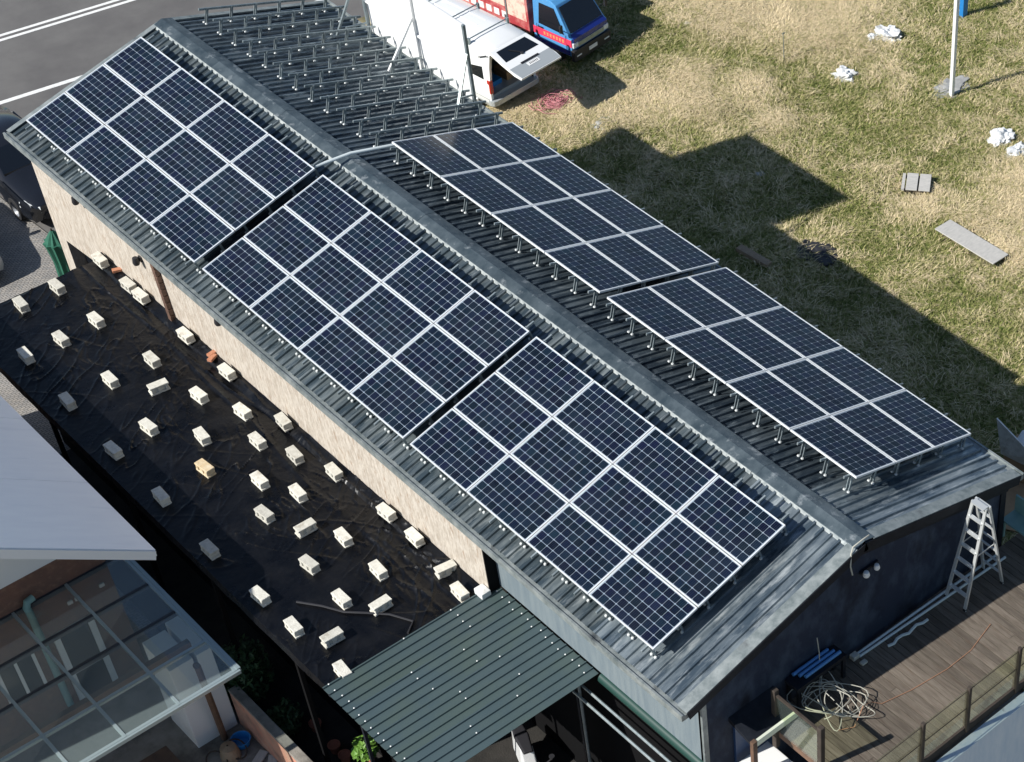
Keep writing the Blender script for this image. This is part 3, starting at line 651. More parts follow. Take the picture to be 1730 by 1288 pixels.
for k, (x, y, z, rz) in enumerate(((-3.02, 14.0, TZ+.10, .2), (-3.10, 13.88, TZ+.10, .5), (-3.02, 17.76, TZ+.10, -.3))):
    o = MB().cbox((0, 0, .03), (.22, .105, .058)).build('red_brick', M['brick'], bevel=.004, seg=1); o.location = (x, y, z); o.rotation_euler = (0, .05, rz)
    tag(o, ['red brick on the tarp by the wall, nearer the wall of two', 'red brick on the tarp by the wall, outer one of two', 'single red brick by the wall near the road end'][k], 'brick', 'loose red bricks')
# hose / torn strip on the tarp near the awning
pts = [(-5.55+.25*i+.03*math.sin(i*2), 7.0-.35*i+.05*math.cos(i*1.7), TZ+.035) for i in range(6)]
pts += [(-4.55, 5.05, TZ+.03)]
tag(MB().tube(pts, .022, 6).build('hose', M['plastic'], smooth=True), 'dark hose snaking across the tarp towards the green awning', 'hose')

# ------------------------------------------------------------------ green awning
aw = thing('green_awning', 'green ribbed steel awning with screw dots beside the grey-blue wall', 'awning', (-2.73, 1.93, -3.19))
AW, AD = 3.66, 2.98; nr = 16; rp = AD/nr
pr = []
for k in range(nr):
    y = k*rp; pr += [(y, 0), (y+rp*.74, 0), (y+rp*.80, .03), (y+rp*.94, .03)]
pr += [(AD, 0)]
def awsheet(a, b):
    vs = []; fs = []
    sub = [q for q in pr if a*rp-1e-6 <= q[0] <= b*rp+1e-6]
    for x in (0, -AW):
        for (y, n) in sub: vs.append((x, y, n + (0.04 if x else -.02)))
    q = len(sub)
    for x in (0, -AW):
        for (y, n) in sub: vs.append((x, y, n + (0.04 if x else -.02)-.006))
    fs = [(k, k+1, q+k+1, q+k) for k in range(q-1)] + [(2*q+k+1, 2*q+k, 3*q+k, 3*q+k+1) for k in range(q-1)]
    fs += [(q+k, q+k+1, 3*q+k+1, 3*q+k) for k in range(q-1)] + [(k+1, k, 2*q+k, 2*q+k+1) for k in range(q-1)]
    fs += [(0, q, 3*q, 2*q), (q-1, 3*q-1, 4*q-1, 2*q-1)]
    mb = MB(); mb.add(vs, fs); return mb
for k in range(4): awsheet(k*4, k*4+4).build('awning_sheet', M['awning'], aw)
sm = MB().lathe([(0, .010), (.010, .009), (.017, .003), (.017, 0), (0, 0)], (0, 0, 0), 8).mesh('screw', M['foot'])
for ln, fx in enumerate((.04, .37, .64, .965)):
    for k in range(nr):
        if ln in (1, 2) and random.random() < .4: continue
        y = k*rp + rp*(.87 if ln in (1, 2) else .87)
        x = -AW*fx + (random.uniform(-.04, .04) + (.35 if (k//4) % 2 and ln in (1, 2) else 0))
        link('screw', sm, aw, (x, y, .031-.02+.06*(-x/AW)))
for yy in (.12, 1.5, 2.85):
    MB().box(-AW+.03, -.02, yy-.03, yy+.03, -.10, -.035).build('purlin', M['fascia'], aw)
for xx, yy in ((-AW+.42, .5), (-AW+.42, 2.75), (-.32, .25)):
    MB().box(xx-.03, xx+.03, yy-.03, yy+.03, -3.98, -.10).build('post', M['fascia'], aw)
# peeled silver patch where awning meets the stone wall
mb = MB(); mb.box(-3.16, -2.96, 4.70, 4.95, -3.20, -3.06)
tag(mb.build('silver_flashing_patch', M['bag'], bevel=.02), 'crumpled silver flashing where the awning meets the stone wall', 'flashing')

# ------------------------------------------------------------------ clutter below the awning
sc = thing('parked_scooter', 'small white and black motor scooter half under the green awning', 'scooter', (-3.45, 3.55, G), R_(250))
def wheel(parent, c, r, wd, axis='y', name='wheel'):
    o = link(name, None, parent, c)
    prof = [(r*.62, -wd/2), (r*.94, -wd/2), (r, -wd*.3), (r, wd*.3), (r*.94, wd/2), (r*.62, wd/2)]
    a = MB().lathe(prof, n=24)
    rm = MB().lathe([(0, -wd*.28), (r*.2, -wd*.30), (r*.3, -wd*.16), (r*.55, -wd*.2), (r*.63, -wd*.46), (r*.63, wd*.46), (r*.55, wd*.2), (r*.3, wd*.16), (r*.2, wd*.3), (0, wd*.28)], n=24)
    rot = Matrix.Rotation(math.pi/2, 4, 'X' if axis == 'y' else 'Y')
    for mb, nm, mt in ((a, 'tyre', M['rubber']), (rm, 'rim', M['rim'])):
        me = mb.mesh(nm, mt, smooth=True); me.transform(rot); link(nm, me, o)
    return o
wheel(sc, (.62, 0, .24), .24, .10); wheel(sc, (-.58, 0, .24), .24, .11)
MB().rings([[(x, s*wd, z) for s, z in ((-1, z0), (1, z0), (.7, z1), (-.7, z1))] for x, wd, z0, z1 in ((-.9, .10, .55, .72), (-.6, .17, .35, .78), (-.15, .17, .30, .80), (.05, .15, .28, .34), (.40, .15, .28, .33))]).build('body', M['carwhite'], sc, bevel=.02)
MB().rings([[(x, s*wd, z) for s, z in ((-1, z0), (1, z0), (.8, z1), (-.8, z1))] for x, wd, z0, z1 in ((-.85, .11, .74, .80), (-.45, .15, .80, .87), (.0, .10, .81, .87))]).build('seat', M['plastic'], sc, bevel=.02)
MB().hexa([(.42, -.17, .30), (.50, -.15, .28), (.50, .15, .28), (.42, .17, .30), (.50, -.16, .98), (.60, -.12, .95), (.60, .12, .95), (.50, .16, .98)]).build('leg_shield', M['carwhite'], sc, bevel=.02)
MB().tube([(.50, -.33, 1.08), (.56, -.1, 1.02), (.56, .1, 1.02), (.50, .33, 1.08)], .018, 8).build('handlebar', M['plastic'], sc, smooth=True)
for s in (-1, 1):
    mr_ = MB().tube([(.53, s*.25, 1.06), (.58, s*.30, 1.22)], .008, 6); mr_.lathe([(0, -.01), (.055, -.01), (.055, .01), (0, .01)], (.58, s*.31, 1.25), 10); mr_.build('mirror', M['plastic'], sc)
bx = MB().box(-.35, .35, -.30, .30, 0, .62).build('cardboard_box', M['cardboard'], bevel=.01); bx.location = (-3.75, 2.75, G); bx.rotation_euler.z = .4
tag(bx, 'brown cardboard box on the floor in front of the scooter', 'box')
bk = MB().lathe([(.0, .02), (.13, .02), (.16, .32), (.175, .33), (.17, .345), (.15, .33), (.12, .04), (0, .04)], n=20).build('blue_bucket', M['bluetub'], smooth=True); bk.location = (-4.4, 2.3, G)
tag(bk, 'blue plastic bucket deep under the green awning edge', 'bucket')

# ------------------------------------------------------------------ neighbour's house (left)
hs = thing('neighbour_house', 'brown rendered house with steep white sheet roof at the left edge', 'house', (0, 0, G))
HY0, HY1 = 8.60, 20.5
def hroof(x): return -2.00 + (-7.12-x)*.745
for k, (ya, yb) in enumerate(((HY0, 14.5), (14.502, HY1))):
    pass
mb = MB().prism([(-7.11, Z(-1.98)), (-11.2, Z(hroof(-11.2)+.02)), (-11.2, Z(hroof(-11.2)-.12)), (-7.11, Z(-2.12))], 'y', HY0, HY1); rs_ = mb.build('roof_slope', M['whiteroof'], hs)
for k in range(5):
    ya = HY0+.002+k*2.34; MB().prism([(-7.10, Z(-1.982+.006)), (-11.19, Z(hroof(-11.19)+.022+.006)), (-11.19, Z(hroof(-11.19)+.021)), (-7.10, Z(-1.9885))], 'y', ya, ya+2.33).build('roof_panel', M['whiteroof'], rs_)
mb = MB().prism([(-15.29, Z(-1.98)), (-11.202, Z(hroof(-11.2)+.02)), (-11.202, Z(hroof(-11.2)-.12)), (-15.29, Z(-2.12))], 'y', HY0, HY1); mb.build('roof_slope', M['whiteroof'], hs)
mb = MB().prism([(-7.11, Z(-1.99)), (-11.2, Z(hroof(-11.2)+.005)), (-11.2, Z(hroof(-11.2)-.22)), (-7.16, Z(-2.17))], 'y', HY0-.03, HY0-.002); mb.build('barge_board', M['white'], hs)
MB().box(-15.1, -7.25, 11.2, 20.2, 0, Z(-3.5)).build('wall', M['brown'], hs)
MB().prism([(-7.25, Z(-3.498)), (-15.1, Z(-3.498)), (-15.1, Z(-2.85)), (-11.2, Z(hroof(-11.2)-.25)), (-7.25, Z(-2.85))], 'y', 11.195, 20.19).build('upper_wall', M['white'], hs)
# white door with glass
d = MB()
for (x0, x1, z0, z1) in ((-8.68, -8.56, 0, 2.02), (-7.98, -7.86, 0, 2.02), (-8.68, -7.86, 1.90, 2.02), (-8.56, -7.98, .85, .95), (-8.56, -7.98, 0.0, .12)):
    d.box(x0, x1, 11.14, 11.197, z0, z1)
dr = d.build('door', M['white'], hs)
MB().box(-8.555, -7.985, 11.16, 11.18, .12, 1.9).build('pane', M['glassdark'], dr)
w_ = MB()
for (x0, x1, z0, z1) in ((-9.85, -9.79, .9, 2.0), (-9.50, -9.44, .9, 2.0), (-9.15, -9.09, .9, 2.0), (-9.85, -9.09, 1.94, 2.0), (-9.85, -9.09, .9, .96)):
    w_.box(x0, x1, 11.15, 11.197, z0, z1)
wd_ = w_.build('window', M['white'], hs)
MB().box(-9.79, -9.15, 11.17, 11.19, .96, 1.94).build('pane', M['glassdark'], wd_)
MB().tube([(-8.72, 11.08, 3.22), (-8.85, 11.05, 3.22), (-8.9, 11.05, 3.10), (-8.88, 11.08, 2.9), (-8.88, 11.12, .2)], .07, 10).build('drainpipe', M['teal'], hs, smooth=True)
for x in (-7.45, -7.95, -8.1): MB().box(x-.08, x+.02, 11.17, 11.198, Z(-4.66), Z(-4.58)).build('vent', M['white'], hs)

# glass canopy
cn = thing('glass_canopy', 'glazed canopy on metal bars over the courtyard of the brown house', 'canopy', (0, 0, -4.17))
gx = [-6.95, -8.08, -9.13, -10.14, -11.2]; gy = [7.18, 8.17, 9.18, 10.14, 11.18]
for i in range(4):
    for j in range(4):
        MB().box(gx[i+1]+.03, gx[i]-.03, gy[j]+.03, gy[j+1]-.03, .010, .022).build('glass_pane', M['glass'], cn)
for i, x in enumerate(gx):
    MB().box(x-.028, x+.028, gy[0]-.03, gy[-1], -.03, .035).build('bar', M['canopy_metal'], cn)
for j, y in enumerate(gy):
    dk = j in (2, 3, 4)
    MB().box(gx[-1]-.03, gx[0]+.03, y-.03, y+.03, -.04 if not dk else -.07, .031).build('bar', M['canopy_metal'] if not dk else M['canopy_dark'], cn)
MB().box(gx[-1], gx[0]+.07, 7.10, 7.145, -.05, .03).build('front_gutter', M['canopy_metal'], cn)
MB().box(gx[0]+.03, gx[0]+.10, 7.15, 11.18, -.05, .05).build('side_gutter', M['canopy_metal'], cn)
MB().box(-11, -7.1, 8.55, 8.67, -.35, -.22).build('under_beam', M['brownwood'], cn)
MB().tube([(-7.13, 8.49, -3.0), (-7.30, 8.0, -.30), (-7.36, 7.85, -.08)], .065, 8).build('post', M['brownwood'], cn)
# white piers / panels under the canopy
for k, (x0, x1, y0, y1, h, lb) in enumerate(((-7.62, -7.14, 8.62, 9.60, 2.3, 'tall white panel left of the wooden post under the canopy'), (-7.06, -6.76, 8.62, 9.75, 2.3, 'tall white panel right of the wooden post beside the brick wall'))):
    o = MB().box(x0, x1, y0, y1, 0, h).build('white_cabinet', M['white'], bevel=.012); o.location = (0, 0, G); tag(o, lb, 'cabinet', 'white panels under the canopy')
bt = MB().box(-9.6, -8.2, 7.9, 8.5, .66, .72)
for x in (-9.5, -8.3):
    for y in (7.95, 8.45): bt.box(x-.03, x+.03, y-.03, y+.03, 0, .66)
o = bt.build('garden_bench', M['brownwood']); o.location.z = G; tag(o, 'low wooden bench standing below the glass canopy', 'bench')
# courtyard objects
tb = MB().lathe([(0, .02), (.145, .02), (.18, .17), (.195, .175), (.195, .19), (.17, .185), (.135, .04), (0, .04)], n=28).build('blue_basin', M['bluetub'], smooth=True)
tb.location = (-6.97, 8.12, G+.005); tag(tb, 'round blue plastic basin on the courtyard floor by the brick wall', 'basin')
st = thing('driftwood_stump', 'tan wooden stump with two dark looped handles on courtyard floor', 'stump', (-7.28, 8.02, G))
MB().lathe([(.02, .34), (.15, .30), (.19, .12), (.20, 0), (0, 0)], n=12).build('trunk', M['ochre'], st, smooth=True)
for s, r, x in ((-1, .20, -.30), (1, .19, .13)):
    pts = [(x+r*math.cos(a)*.9, r*math.sin(a)-.05, .16+.10*math.sin(a*1.0)) for a in np.linspace(0, 2*math.pi, 18)]
    MB().tube(pts, .016, 6).build('loop', M['darkwood'], st, smooth=True)
for k, (x, y, l_, rz) in enumerate(((-6.98, 7.55, .5, .5), (-6.82, 7.3, .42, .9), (-7.15, 7.35, .4, .2))):
    o = MB().box(-l_/2, l_/2, -.09, .09, 0, .05).build('paving_scrap', M['plank'], bevel=.015); o.location = (x, y, G+.01); o.rotation_euler.z = rz
    tag(o, ['broken pale slab nearest the blue basin', 'broken pale slab against the pink brick wall', 'broken pale slab at the bottom edge of the courtyard'][k], 'slab', 'broken slabs')
bw = thing('boundary_wall', 'low pink brick boundary wall with grey coping beside the courtyard', 'wall', (-6.62, 0, G))
MB().box(-.10, .06, 2.0, 8.60, 0, .98).build('brickwork', M['courtwall'], bw)
MB().box(-.11, .09, 2.0, 8.60, .98, 1.05).build('coping', M['concrete'], bw, bevel=.01)
# alley plants and pots
def leafy(name, c, rx, rz, n, ls, mt, label, cat, stem=True):
    t = thing(name, label, cat, c)
    mb = MB()
    for k in range(n):
        d = Vector(rng.normal(size=3)); d.normalize(); r = rng.random()**.4
        p = Vector((d.x*rx*r, d.y*rx*r, rz*(1+d.z*r)*.5+.15)) * (1+.2*mnoise.noise(d*2.2))
        q = Matrix.Rotation(rng.uniform(0, 6.3), 3, 'Z') @ Matrix.Rotation(rng.uniform(-1, 1), 3, 'X')
        s_ = ls*rng.uniform(.6, 1.4)
        mb.add([p+q @ Vector(v)*s_ for v in ((0, -.5, 0), (.28, 0, .06), (0, .6, 0), (-.28, 0, .06))], [(0, 1, 2, 3)])
    me = bpy.data.meshes.new('crown'); me.from_pydata(mb.v, [], mb.f); me.materials.append(mt); link('crown', me, t)
    if stem: MB().tube([(0, 0, 0), (.03, .02, rz*.5), (0, .05, rz*.8)], .03, 6, r_end=.012).build('trunk', M['darkwood'], t)
    return t
leafy('shrub', (-6.25, 8.9, G), .55, 1.5, 1500, .11, M['leaf'], 'dark leafy shrub in the shaded alley beside the glass canopy', 'shrub')
leafy('shrub', (-6.2, 7.7, G), .35, .7, 600, .09, M['leaf'], 'small dark shrub low in the alley behind the brick wall', 'shrub')
leafy('potted_plant', (-5.52, 5.95, G+.2), .22, .5, 260, .16, M['leafbright'], 'bright green potted plant at the corner of the green awning', 'plant', False)
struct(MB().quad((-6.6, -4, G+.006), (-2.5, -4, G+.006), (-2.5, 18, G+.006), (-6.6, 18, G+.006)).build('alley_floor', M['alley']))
for k, (x, y) in enumerate(((-5.74, 7.43), (-5.78, 6.72), (-5.77, 6.38), (-5.52, 5.95))):
    o = MB().lathe([(0, .01), (.08, .01), (.115, .20), (.125, .205), (.125, .235), (.105, .235), (.095, .20), (0, .19)], n=16).build('flower_pot', M['terracotta'], smooth=True)
    o.location = (x, y, G+.01)
    tag(o, ['terracotta flower pot farthest from the green awning', 'terracotta flower pot second in the dark alley row', 'terracotta flower pot third in the dark alley row', 'terracotta pot under the bright green plant'][k], 'flower pot', 'pots in the alley')

# ------------------------------------------------------------------ deck on the near gable side
DZ = -2.95
dk = thing('timber_deck', 'raised weathered timber deck at the near end of the building', 'deck', (0, 0, DZ))
x = -1.44; k = 0
while x < 5.2:
    wd = .138 + .006*random.random()
    sp = random.uniform(-2.9, -1.5)
    for (ya, yb) in (((-3.46, sp-.002), (sp+.002, -1.0)) if random.random() < .22 else ((-3.46, -1.0),)):
        h = random.uniform(-.004, .003)
        me = MB().box(0, wd, ya, yb, -.03+h, h).mesh('plank', M['wood'], bevel=.004, seg=1)
        link('plank', me, dk, (x, 0, 0))
    x += wd + .009
MB().box(-1.44, 5.2, -3.50, -3.462, -.20, -.006).build('rim_joist', M['darkwood'], dk)
MB().box(-1.48, -1.442, -3.5, -.99, -.14, .004).build('edge_board', M['brownwood'], dk)
for y in (-1.3, -2.2, -3.2): MB().box(-1.43, 5.19, y-.04, y+.04, -.20, -.035).build('joist', M['darkwood'], dk)
# pale-blue retaining wall under the outer edge
rw = MB().box(-.9, 8, -3.75, -3.56, 0, 4.02).build('retaining_wall', M['paleblue']); rw.location = (0, 0, G)
tag(rw, 'pale blue weathered wall below the outer deck edge', 'wall')
# railing
rlg = thing('deck_railing', 'dark post railing with dusty see-through panels along the outer deck edge', 'railing', (0, -3.50, DZ))
px = [-1.47, -.21, .90, 2.15, 3.4, 4.65]
for q in px: MB().box(q-.035, q+.035, -.035, .035, -.12, 1.05).build('post', M['darkwood'], rlg, bevel=.006, seg=1)
for a, b in zip(px[:-1], px[1:]):
    for z in (.52, .98): MB().box(a+.036, b-.036, -.006, .006, z-.007, z+.007).build('rail', M['darkwood'], rlg)
    MB().box(a+.036, b-.036, .013, .019, .06, 1.0).build('infill_panel', M['railglass'], rlg)
rl2 = thing('side_railing', 'dark timber posts and rails at the left end of the deck', 'railing', (-1.50, 0, DZ))
for y in (-1.32, -2.43): MB().box(-.05, .05, y-.05, y+.05, -.4, 1.10).build('post', M['darkwood'], rl2, bevel=.008, seg=1)
MB().box(-.012, .012, -2.38, -1.37, .06, .95).build('infill_panel', M['railglass'], rl2)
MB().box(-.02, .02, -2.38, -1.37, .95, 1.0).build('rail', M['darkwood'], rl2)

# step ladder
ldr = thing('step_ladder', 'white aluminium folding step ladder standing against the navy gable', 'ladder', (3.30, -1.42, DZ))
# front frame feet at (-.48,-.23) and (-.48,.24); back frame feet at (.52,-.23),(.52,.24); apex at z 1.95
HT = 2.22; wb, wt = .235, .15
def lp(side, s, t):   # side -1 front, +1 back; s -1/+1 rail; t height 0..1
    return Vector((side*(.50*(1-t)+.045*t), s*(wb+(wt-wb)*t), HT*t))
for side in (-1, 1):
    for s in (-1, 1):
        MB().bar(lp(side, s, 0), lp(side, s, 1.0), .034, .060, (0, 1, 0)).build('rail', M['alu'], ldr)
        MB().cbox(lp(side, s, .012), (.05, .06, .05)).build('rubber_foot', M['rubber'], ldr)
    for k in range(1, 7):
        tt = k/7.0; a = lp(side, -1, tt); b = lp(side, 1, tt)
        MB().bar(a, b, .075 if side < 0 else .04, .026).build('step', M['alu'], ldr)
MB().bar(lp(-1, -1, 1.0), lp(-1, 1, 1.0), .13, .03).build('top_cap', M['alu'], ldr)
MB().bar(lp(1, -1, .985), lp(1, 1, .985), .08, .03).build('top_cap', M['alu'], ldr)
for s in (-1, 1): MB().bar(lp(-1, s, .55)+Vector((0, s*.02, 0)), lp(1, s, .55)+Vector((0, s*.02, 0)), .012, .02).build('spreader', M['alu'], ldr)
# conduit lengths on the deck
for k, (x0, y0, x1, y1, z, lb) in enumerate(((.63, -1.06, 4.25, -1.12, .03, 'long pale pipe lying on the deck against the navy gable'), (.66, -1.13, 4.3, -1.27, .03, 'long pale pipe on the deck, outer one of the pair'))):
    o = MB().tube([(x0, y0, DZ+z), (x1, y1, DZ+z)], .027, 10).build('pipe', M['pvc'], smooth=True); tag(o, lb, 'pipe', 'pipes on the deck')
o = MB().box(.52, .66, -1.14, -1.02, DZ+.002, DZ+.10).build('pipe_end_block', M['block'], bevel=.01); tag(o, 'small pale block at the left end of the deck pipes', 'block')
o = MB().cbox((.62, -1.28, DZ+.03), (.13, .09, .05)).build('rubble_piece', M['block'], bevel=.015); tag(o, 'small pale stone on the deck in front of the pipes', 'stone')
pts = [(1.2+.12*i, -1.30-.03*math.sin(i*1.9)-.004*i, DZ+.02) for i in range(9)]
o = MB().tube(pts, .03, 6).build('crumpled_wrap', M['pvc'], smooth=True); tag(o, 'crumpled pale plastic wrap on the shaded deck beside the pipes', 'plastic wrap')
# blue tubes fixed on the gable above a dark bench
for k in range(3):
    o = MB().tube([(-.80+.06*k, -1.00-.09*k, DZ+.62), (.02+.06*k, -1.00-.09*k, DZ+.62)], .035, 10).build('blue_tube', M['bluetube'], smooth=True)
    tag(o, ['blue tube on the dark bench, nearest the gable', 'blue tube on the dark bench, middle of three', 'blue tube on the dark bench, outermost of three'][k], 'tube', 'blue tubes on the bench')
b2 = MB().box(-.95, .20, -1.28, -.96, DZ+.50, DZ+.58)
for x_ in (-.9, .15):
    for y_ in (-1.25, -1.0): b2.box(x_-.03, x_+.03, y_-.03, y_+.03, DZ+.001, DZ+.50)
tag(b2.build('dark_bench', M['fascia']), 'low black bench against the navy gable under the blue tubes', 'bench')
# tangle of cable
def tangle(name, c, n, r, mt, rad, label, hgt=.35, seed=1):
    t = thing(name, label, 'cable', c); rg = random.Random(seed)
    for k in range(n):
        cx, cy = rg.uniform(-.16, .16), rg.uniform(-.14, .14); rr = r*rg.uniform(.45, 1.15); ph = rg.uniform(0, 6.3); tl = rg.uniform(-.7, .7); tm = rg.uniform(-.5, .5)
        pts = []; ro = rg.uniform(0, 3.1); el = rg.uniform(.35, .9); span = rg.uniform(3.5, 8.5)
        for i in range(34):
            a = ph + i/33*span
            ex = 1+.30*math.sin(a*1.7+k)
            u_ = rr*math.cos(a)*ex; v_ = rr*el*math.sin(a)
            x_ = cx+u_*math.cos(ro)-v_*math.sin(ro); y_ = cy+u_*math.sin(ro)+v_*math.cos(ro)
            pts.append((x_, y_, max(rad, hgt*.5*(1+tl*math.cos(a)+tm*math.sin(a)) + .03*math.sin(3*a+k))))
        MB().tube(pts, rad, 5).build('cable_loop', mt, t, smooth=True)
    return t
tangle('cable_tangle', (-.48, -1.66, DZ+.01), 8, .55, M['cable'], .009, 'tangled pale cables heaped at the left end of the deck', .5, 3)
pts = [(-.75, -2.05, DZ+.02), (-.5, -2.2, DZ+.03), (-.2, -2.1, DZ+.25), (.05, -2.05, DZ+.1), (.2, -2.15, DZ+.015), (.8, -2.29, DZ+.012), (1.58, -2.39, DZ+.012), (2.2, -2.38, DZ+.012), (2.9, -2.2, DZ+.012)]
o = MB().tube(pts, .007, 5).build('extension_cord', M['orange'], smooth=True); tag(o, 'thin orange cord running along the sunlit deck planks', 'cord')
pts = [(-.28, -1.05, -1.75), (-.25, -1.07, -2.15), (-.28, -1.12, -2.55), (-.40, -1.3, -2.75)]
o = MB().tube(pts, .010, 5).build('hanging_cable', M['cable'], smooth=True); tag(o, 'thin pale cable hanging down the navy gable to the tangle', 'cable')
# floodlights on the gable
fl = thing('floodlights', 'pair of small white floodlights high on the navy gable', 'floodlight', (.87, -.93, -1.03))
MB().box(-.06, .36, -.05, -.002, -.03, .03).build('bracket', M['fascia'], fl)
for x_, s_ in ((0, .066), (.25, .058)):
    MB().lathe([(0, .05), (s_*.7, .04), (s_, -.03), (s_*.8, -.06), (0, -.06)], (x_, -.12, .02), 12).build('lamp', M['white'], fl, smooth=True)
# door hood and door
dh = thing('door_hood', 'small dark door hood with cream trim on the navy gable', 'door hood', (-1.95, -.93, -2.40))
MB().hexa([(-.25, -.55, -.20), (.75, -.55, -.20), (.75, -.003, -.05), (-.25, -.003, -.05), (-.25, -.55, -.14), (.75, -.55, -.14), (.75, -.003, .06), (-.25, -.003, .06)]).build('hood', M['fascia'], dh)
MB().box(-.20, .77, -.61, -.553, -.24, -.10).build('trim', M['cream'], dh, bevel=.01)
MB().box(-.26, -.17, -.62, -.54, -2.4, -.08).build('post', M['brownwood'], dh)
bd = MB().box(-2.12, -1.30, -.99, -.932, G+2.3, -2.62).build('blue_door', M['bluedoor'], bevel=.008); tag(bd, 'dark blue door under the small hood', 'door')
# sunlit white table below the deck end
wt_ = thing('white_table', 'glaring white plastic table beside the left deck end', 'table', (-1.86, -1.85, -4.15))
MB().box(-.36, .36, -.75, .75, .68, .73).build('table_top', M['white'], wt_, bevel=.015)
for sx in (-1, 1):
    for sy in (-1, 1): MB().tube([(sx*.28, sy*.45, 0), (sx*.25, sy*.42, .68)], .03, 8).build('leg', M['white'], wt_)
lf = MB().box(-3.2, -1.46, -3.5, -.94, 0, .10).build('landing', M['concrete']); lf.location = (0, 0, -4.26); struct(lf)
MB().box(-3.1, -1.46, -3.45, -.95, 0, -4.262-G).build('landing', M['concrete']).location = (0, 0, G)
bpy.data.objects['landing.001']['kind'] = 'structure'
# teal bench at the right end of the deck
tbn = thing('teal_bench', 'teal painted metal bench at the right end of the deck', 'bench', (4.86, -1.65, DZ))
MB().box(-.20, .20, -.85, .85, .40, .44).build('seat', M['teal'], tbn)
MB().box(.16, .20, -.85, .85, .44, .82).build('backrest', M['teal'], tbn)
for y_ in (-.8, .8):
    MB().box(-.19, -.14, y_-.025, y_+.025, 0, .40).build('leg', M['teal'], tbn); MB().box(.14, .19, y_-.025, y_+.025, 0, .40).build('leg', M['teal'], tbn)
# cardboard and sheet on the shaded ground right of the building
o = MB().box(-.9, .9, -.7, .7, 0, .025).build('plywood_sheet', M['cardboard']); o.location = (8.75, 2.35, G+.10); o.rotation_euler = (0, 0, .5); tag(o, 'tan plywood sheet on the shaded grass right of the building corner', 'plywood')
cb = thing('cardboard_carton', 'open cardboard carton with torn grey flap at the right edge', 'carton', (9.65, 2.75, G+.08), .3)
MB().box(-.35, .35, -.35, .35, .03, .75).build('body', M['cardboard'], cb, bevel=.01)
MB().hexa([(-.37, -.6, .55), (-.33, -.6, .55), (-.33, .4, .7), (-.37, .4, .7), (-.55, -.5, 1.1), (-.51, -.5, 1.1), (-.41, .55, 1.75), (-.45, .55, 1.75)]).build('torn_flap', M['bag'], cb)
MB().hexa([(-.2, -.4, .70), (.4, -.4, .70), (.4, .3, .72), (-.2, .3, .72), (-.1, -.3, .92), (.3, -.3, .95), (.3, .2, 1.0), (-.1, .2, .95)]).build('plastic_wrap', M['bag'], cb, bevel=.04)

# ------------------------------------------------------------------ vehicles
def car_section(x, wl, wr, z0, zb, zr, inset=.0):
    # half profile from bottom to roof: width wl at belt, wr at roof
    h = [(wl*.93, z0), (wl, z0+.14), (wl, zb), (wl*.97, zb+.06), ((wl+wr)/2, (zb+zr)/2+.05), (wr, zr-.07), (wr*.88, zr-.015), (wr*.45, zr+.015)]
    return [(x, -y, z) for y, z in h] + [(x, y, z) for y, z in reversed(h)]
vn = thing('white_van', 'white cargo van seen from behind with its tailgate raised', 'van', (10.43, 22.33, G), math.atan2(.993, -.117))
secs = [(0.0, .83, .70, .32, 1.0, 1.90), (.10, .845, .72, .30, 1.0, 1.95), (1.0, .85, .735, .28, 1.0, 1.98), (2.6, .85, .735, .28, 1.0, 1.97), (3.35, .85, .71, .28, 1.0, 1.90), (3.95, .845, .70, .28, 1.0, 1.16), (4.35, .82, .68, .30, .92, 1.05), (4.45, .74, .60, .36, .80, .92)]
outer = [car_section(*s_) for s_ in secs]
mb = MB().rings(outer, cap0=False, cap1=True)
inn = [[(x_+.01, y_*.90, .42+(z_-.42)*.90 if z_ > .42 else .42) for (x_, y_, z_) in outer[0]], [(1.7, y_*.90, .42+(z_-.42)*.90 if z_ > .42 else .42) for (x_, y_, z_) in outer[2]]]
rim = [outer[0], inn[0]]
mb.rings(rim, cap0=False, cap1=False)
mb.build('body', M['carwhite'], vn, smooth=True)
MB().rings(inn, cap0=False, cap1=True).build('cargo_interior', M['dark'], vn)
MB().rings([[(x_, y_*1.006, z_) for (x_, y_, z_) in car_section(xx, .85, .85, .28, .40, .60)] for xx in (.08, 4.3)]).build('lower_trim', M['carsilver'], vn)
def side_win(x0, x1, z0=1.10, z1=1.62, s=1):
    f = lambda z: .85*.97+.008 - (z-1.06)/(1.90-1.06)*(.85*.97-.72)
    return MB().hexa([(x0, s*(f(z0)-.01), z0), (x1, s*(f(z0)-.01), z0), (x1, s*(f(z0)+.006), z0), (x0, s*(f(z0)+.006), z0), (x0+.05, s*(f(z1)-.01), z1), (x1-.04, s*(f(z1)-.01), z1), (x1-.04, s*(f(z1)+.006), z1), (x0+.05, s*(f(z1)+.006), z1)])
for s in (-1, 1):
    for (a, b) in ((.22, .95), (1.05, 2.2), (2.3, 3.2)): side_win(a, b, s=s).build('side_window', M['glassdark'], vn)
    MB().box(-.015, .10, s*.78-.055, s*.78+.055, .72, 1.12).build('tail_light', M['taillight'], vn, bevel=.012)
    for x_ in (.75, 3.55): wheel(vn, (x_, s*.74, .32), .32, .19)
    MB().bar((.35, s*.80, 1.72), (.05, s*.77, 1.86), .02).build('gas_strut', M['plastic'], vn)
MB().rings([[(x_, y_, z_) for y_, z_ in ((-w_x, .36), (w_x, .36), (w_x, .52), (-w_x, .52))] for x_, w_x in ((-.13, .72), (-.09, .83), (.0, .87), (.10, .865))]).build('rear_bumper', M['carsilver'], vn, bevel=.02)
ht = link('tailgate', None, vn, (.02, 0, 1.90)); ht.rotation_euler = (0, R_(-12), 0)
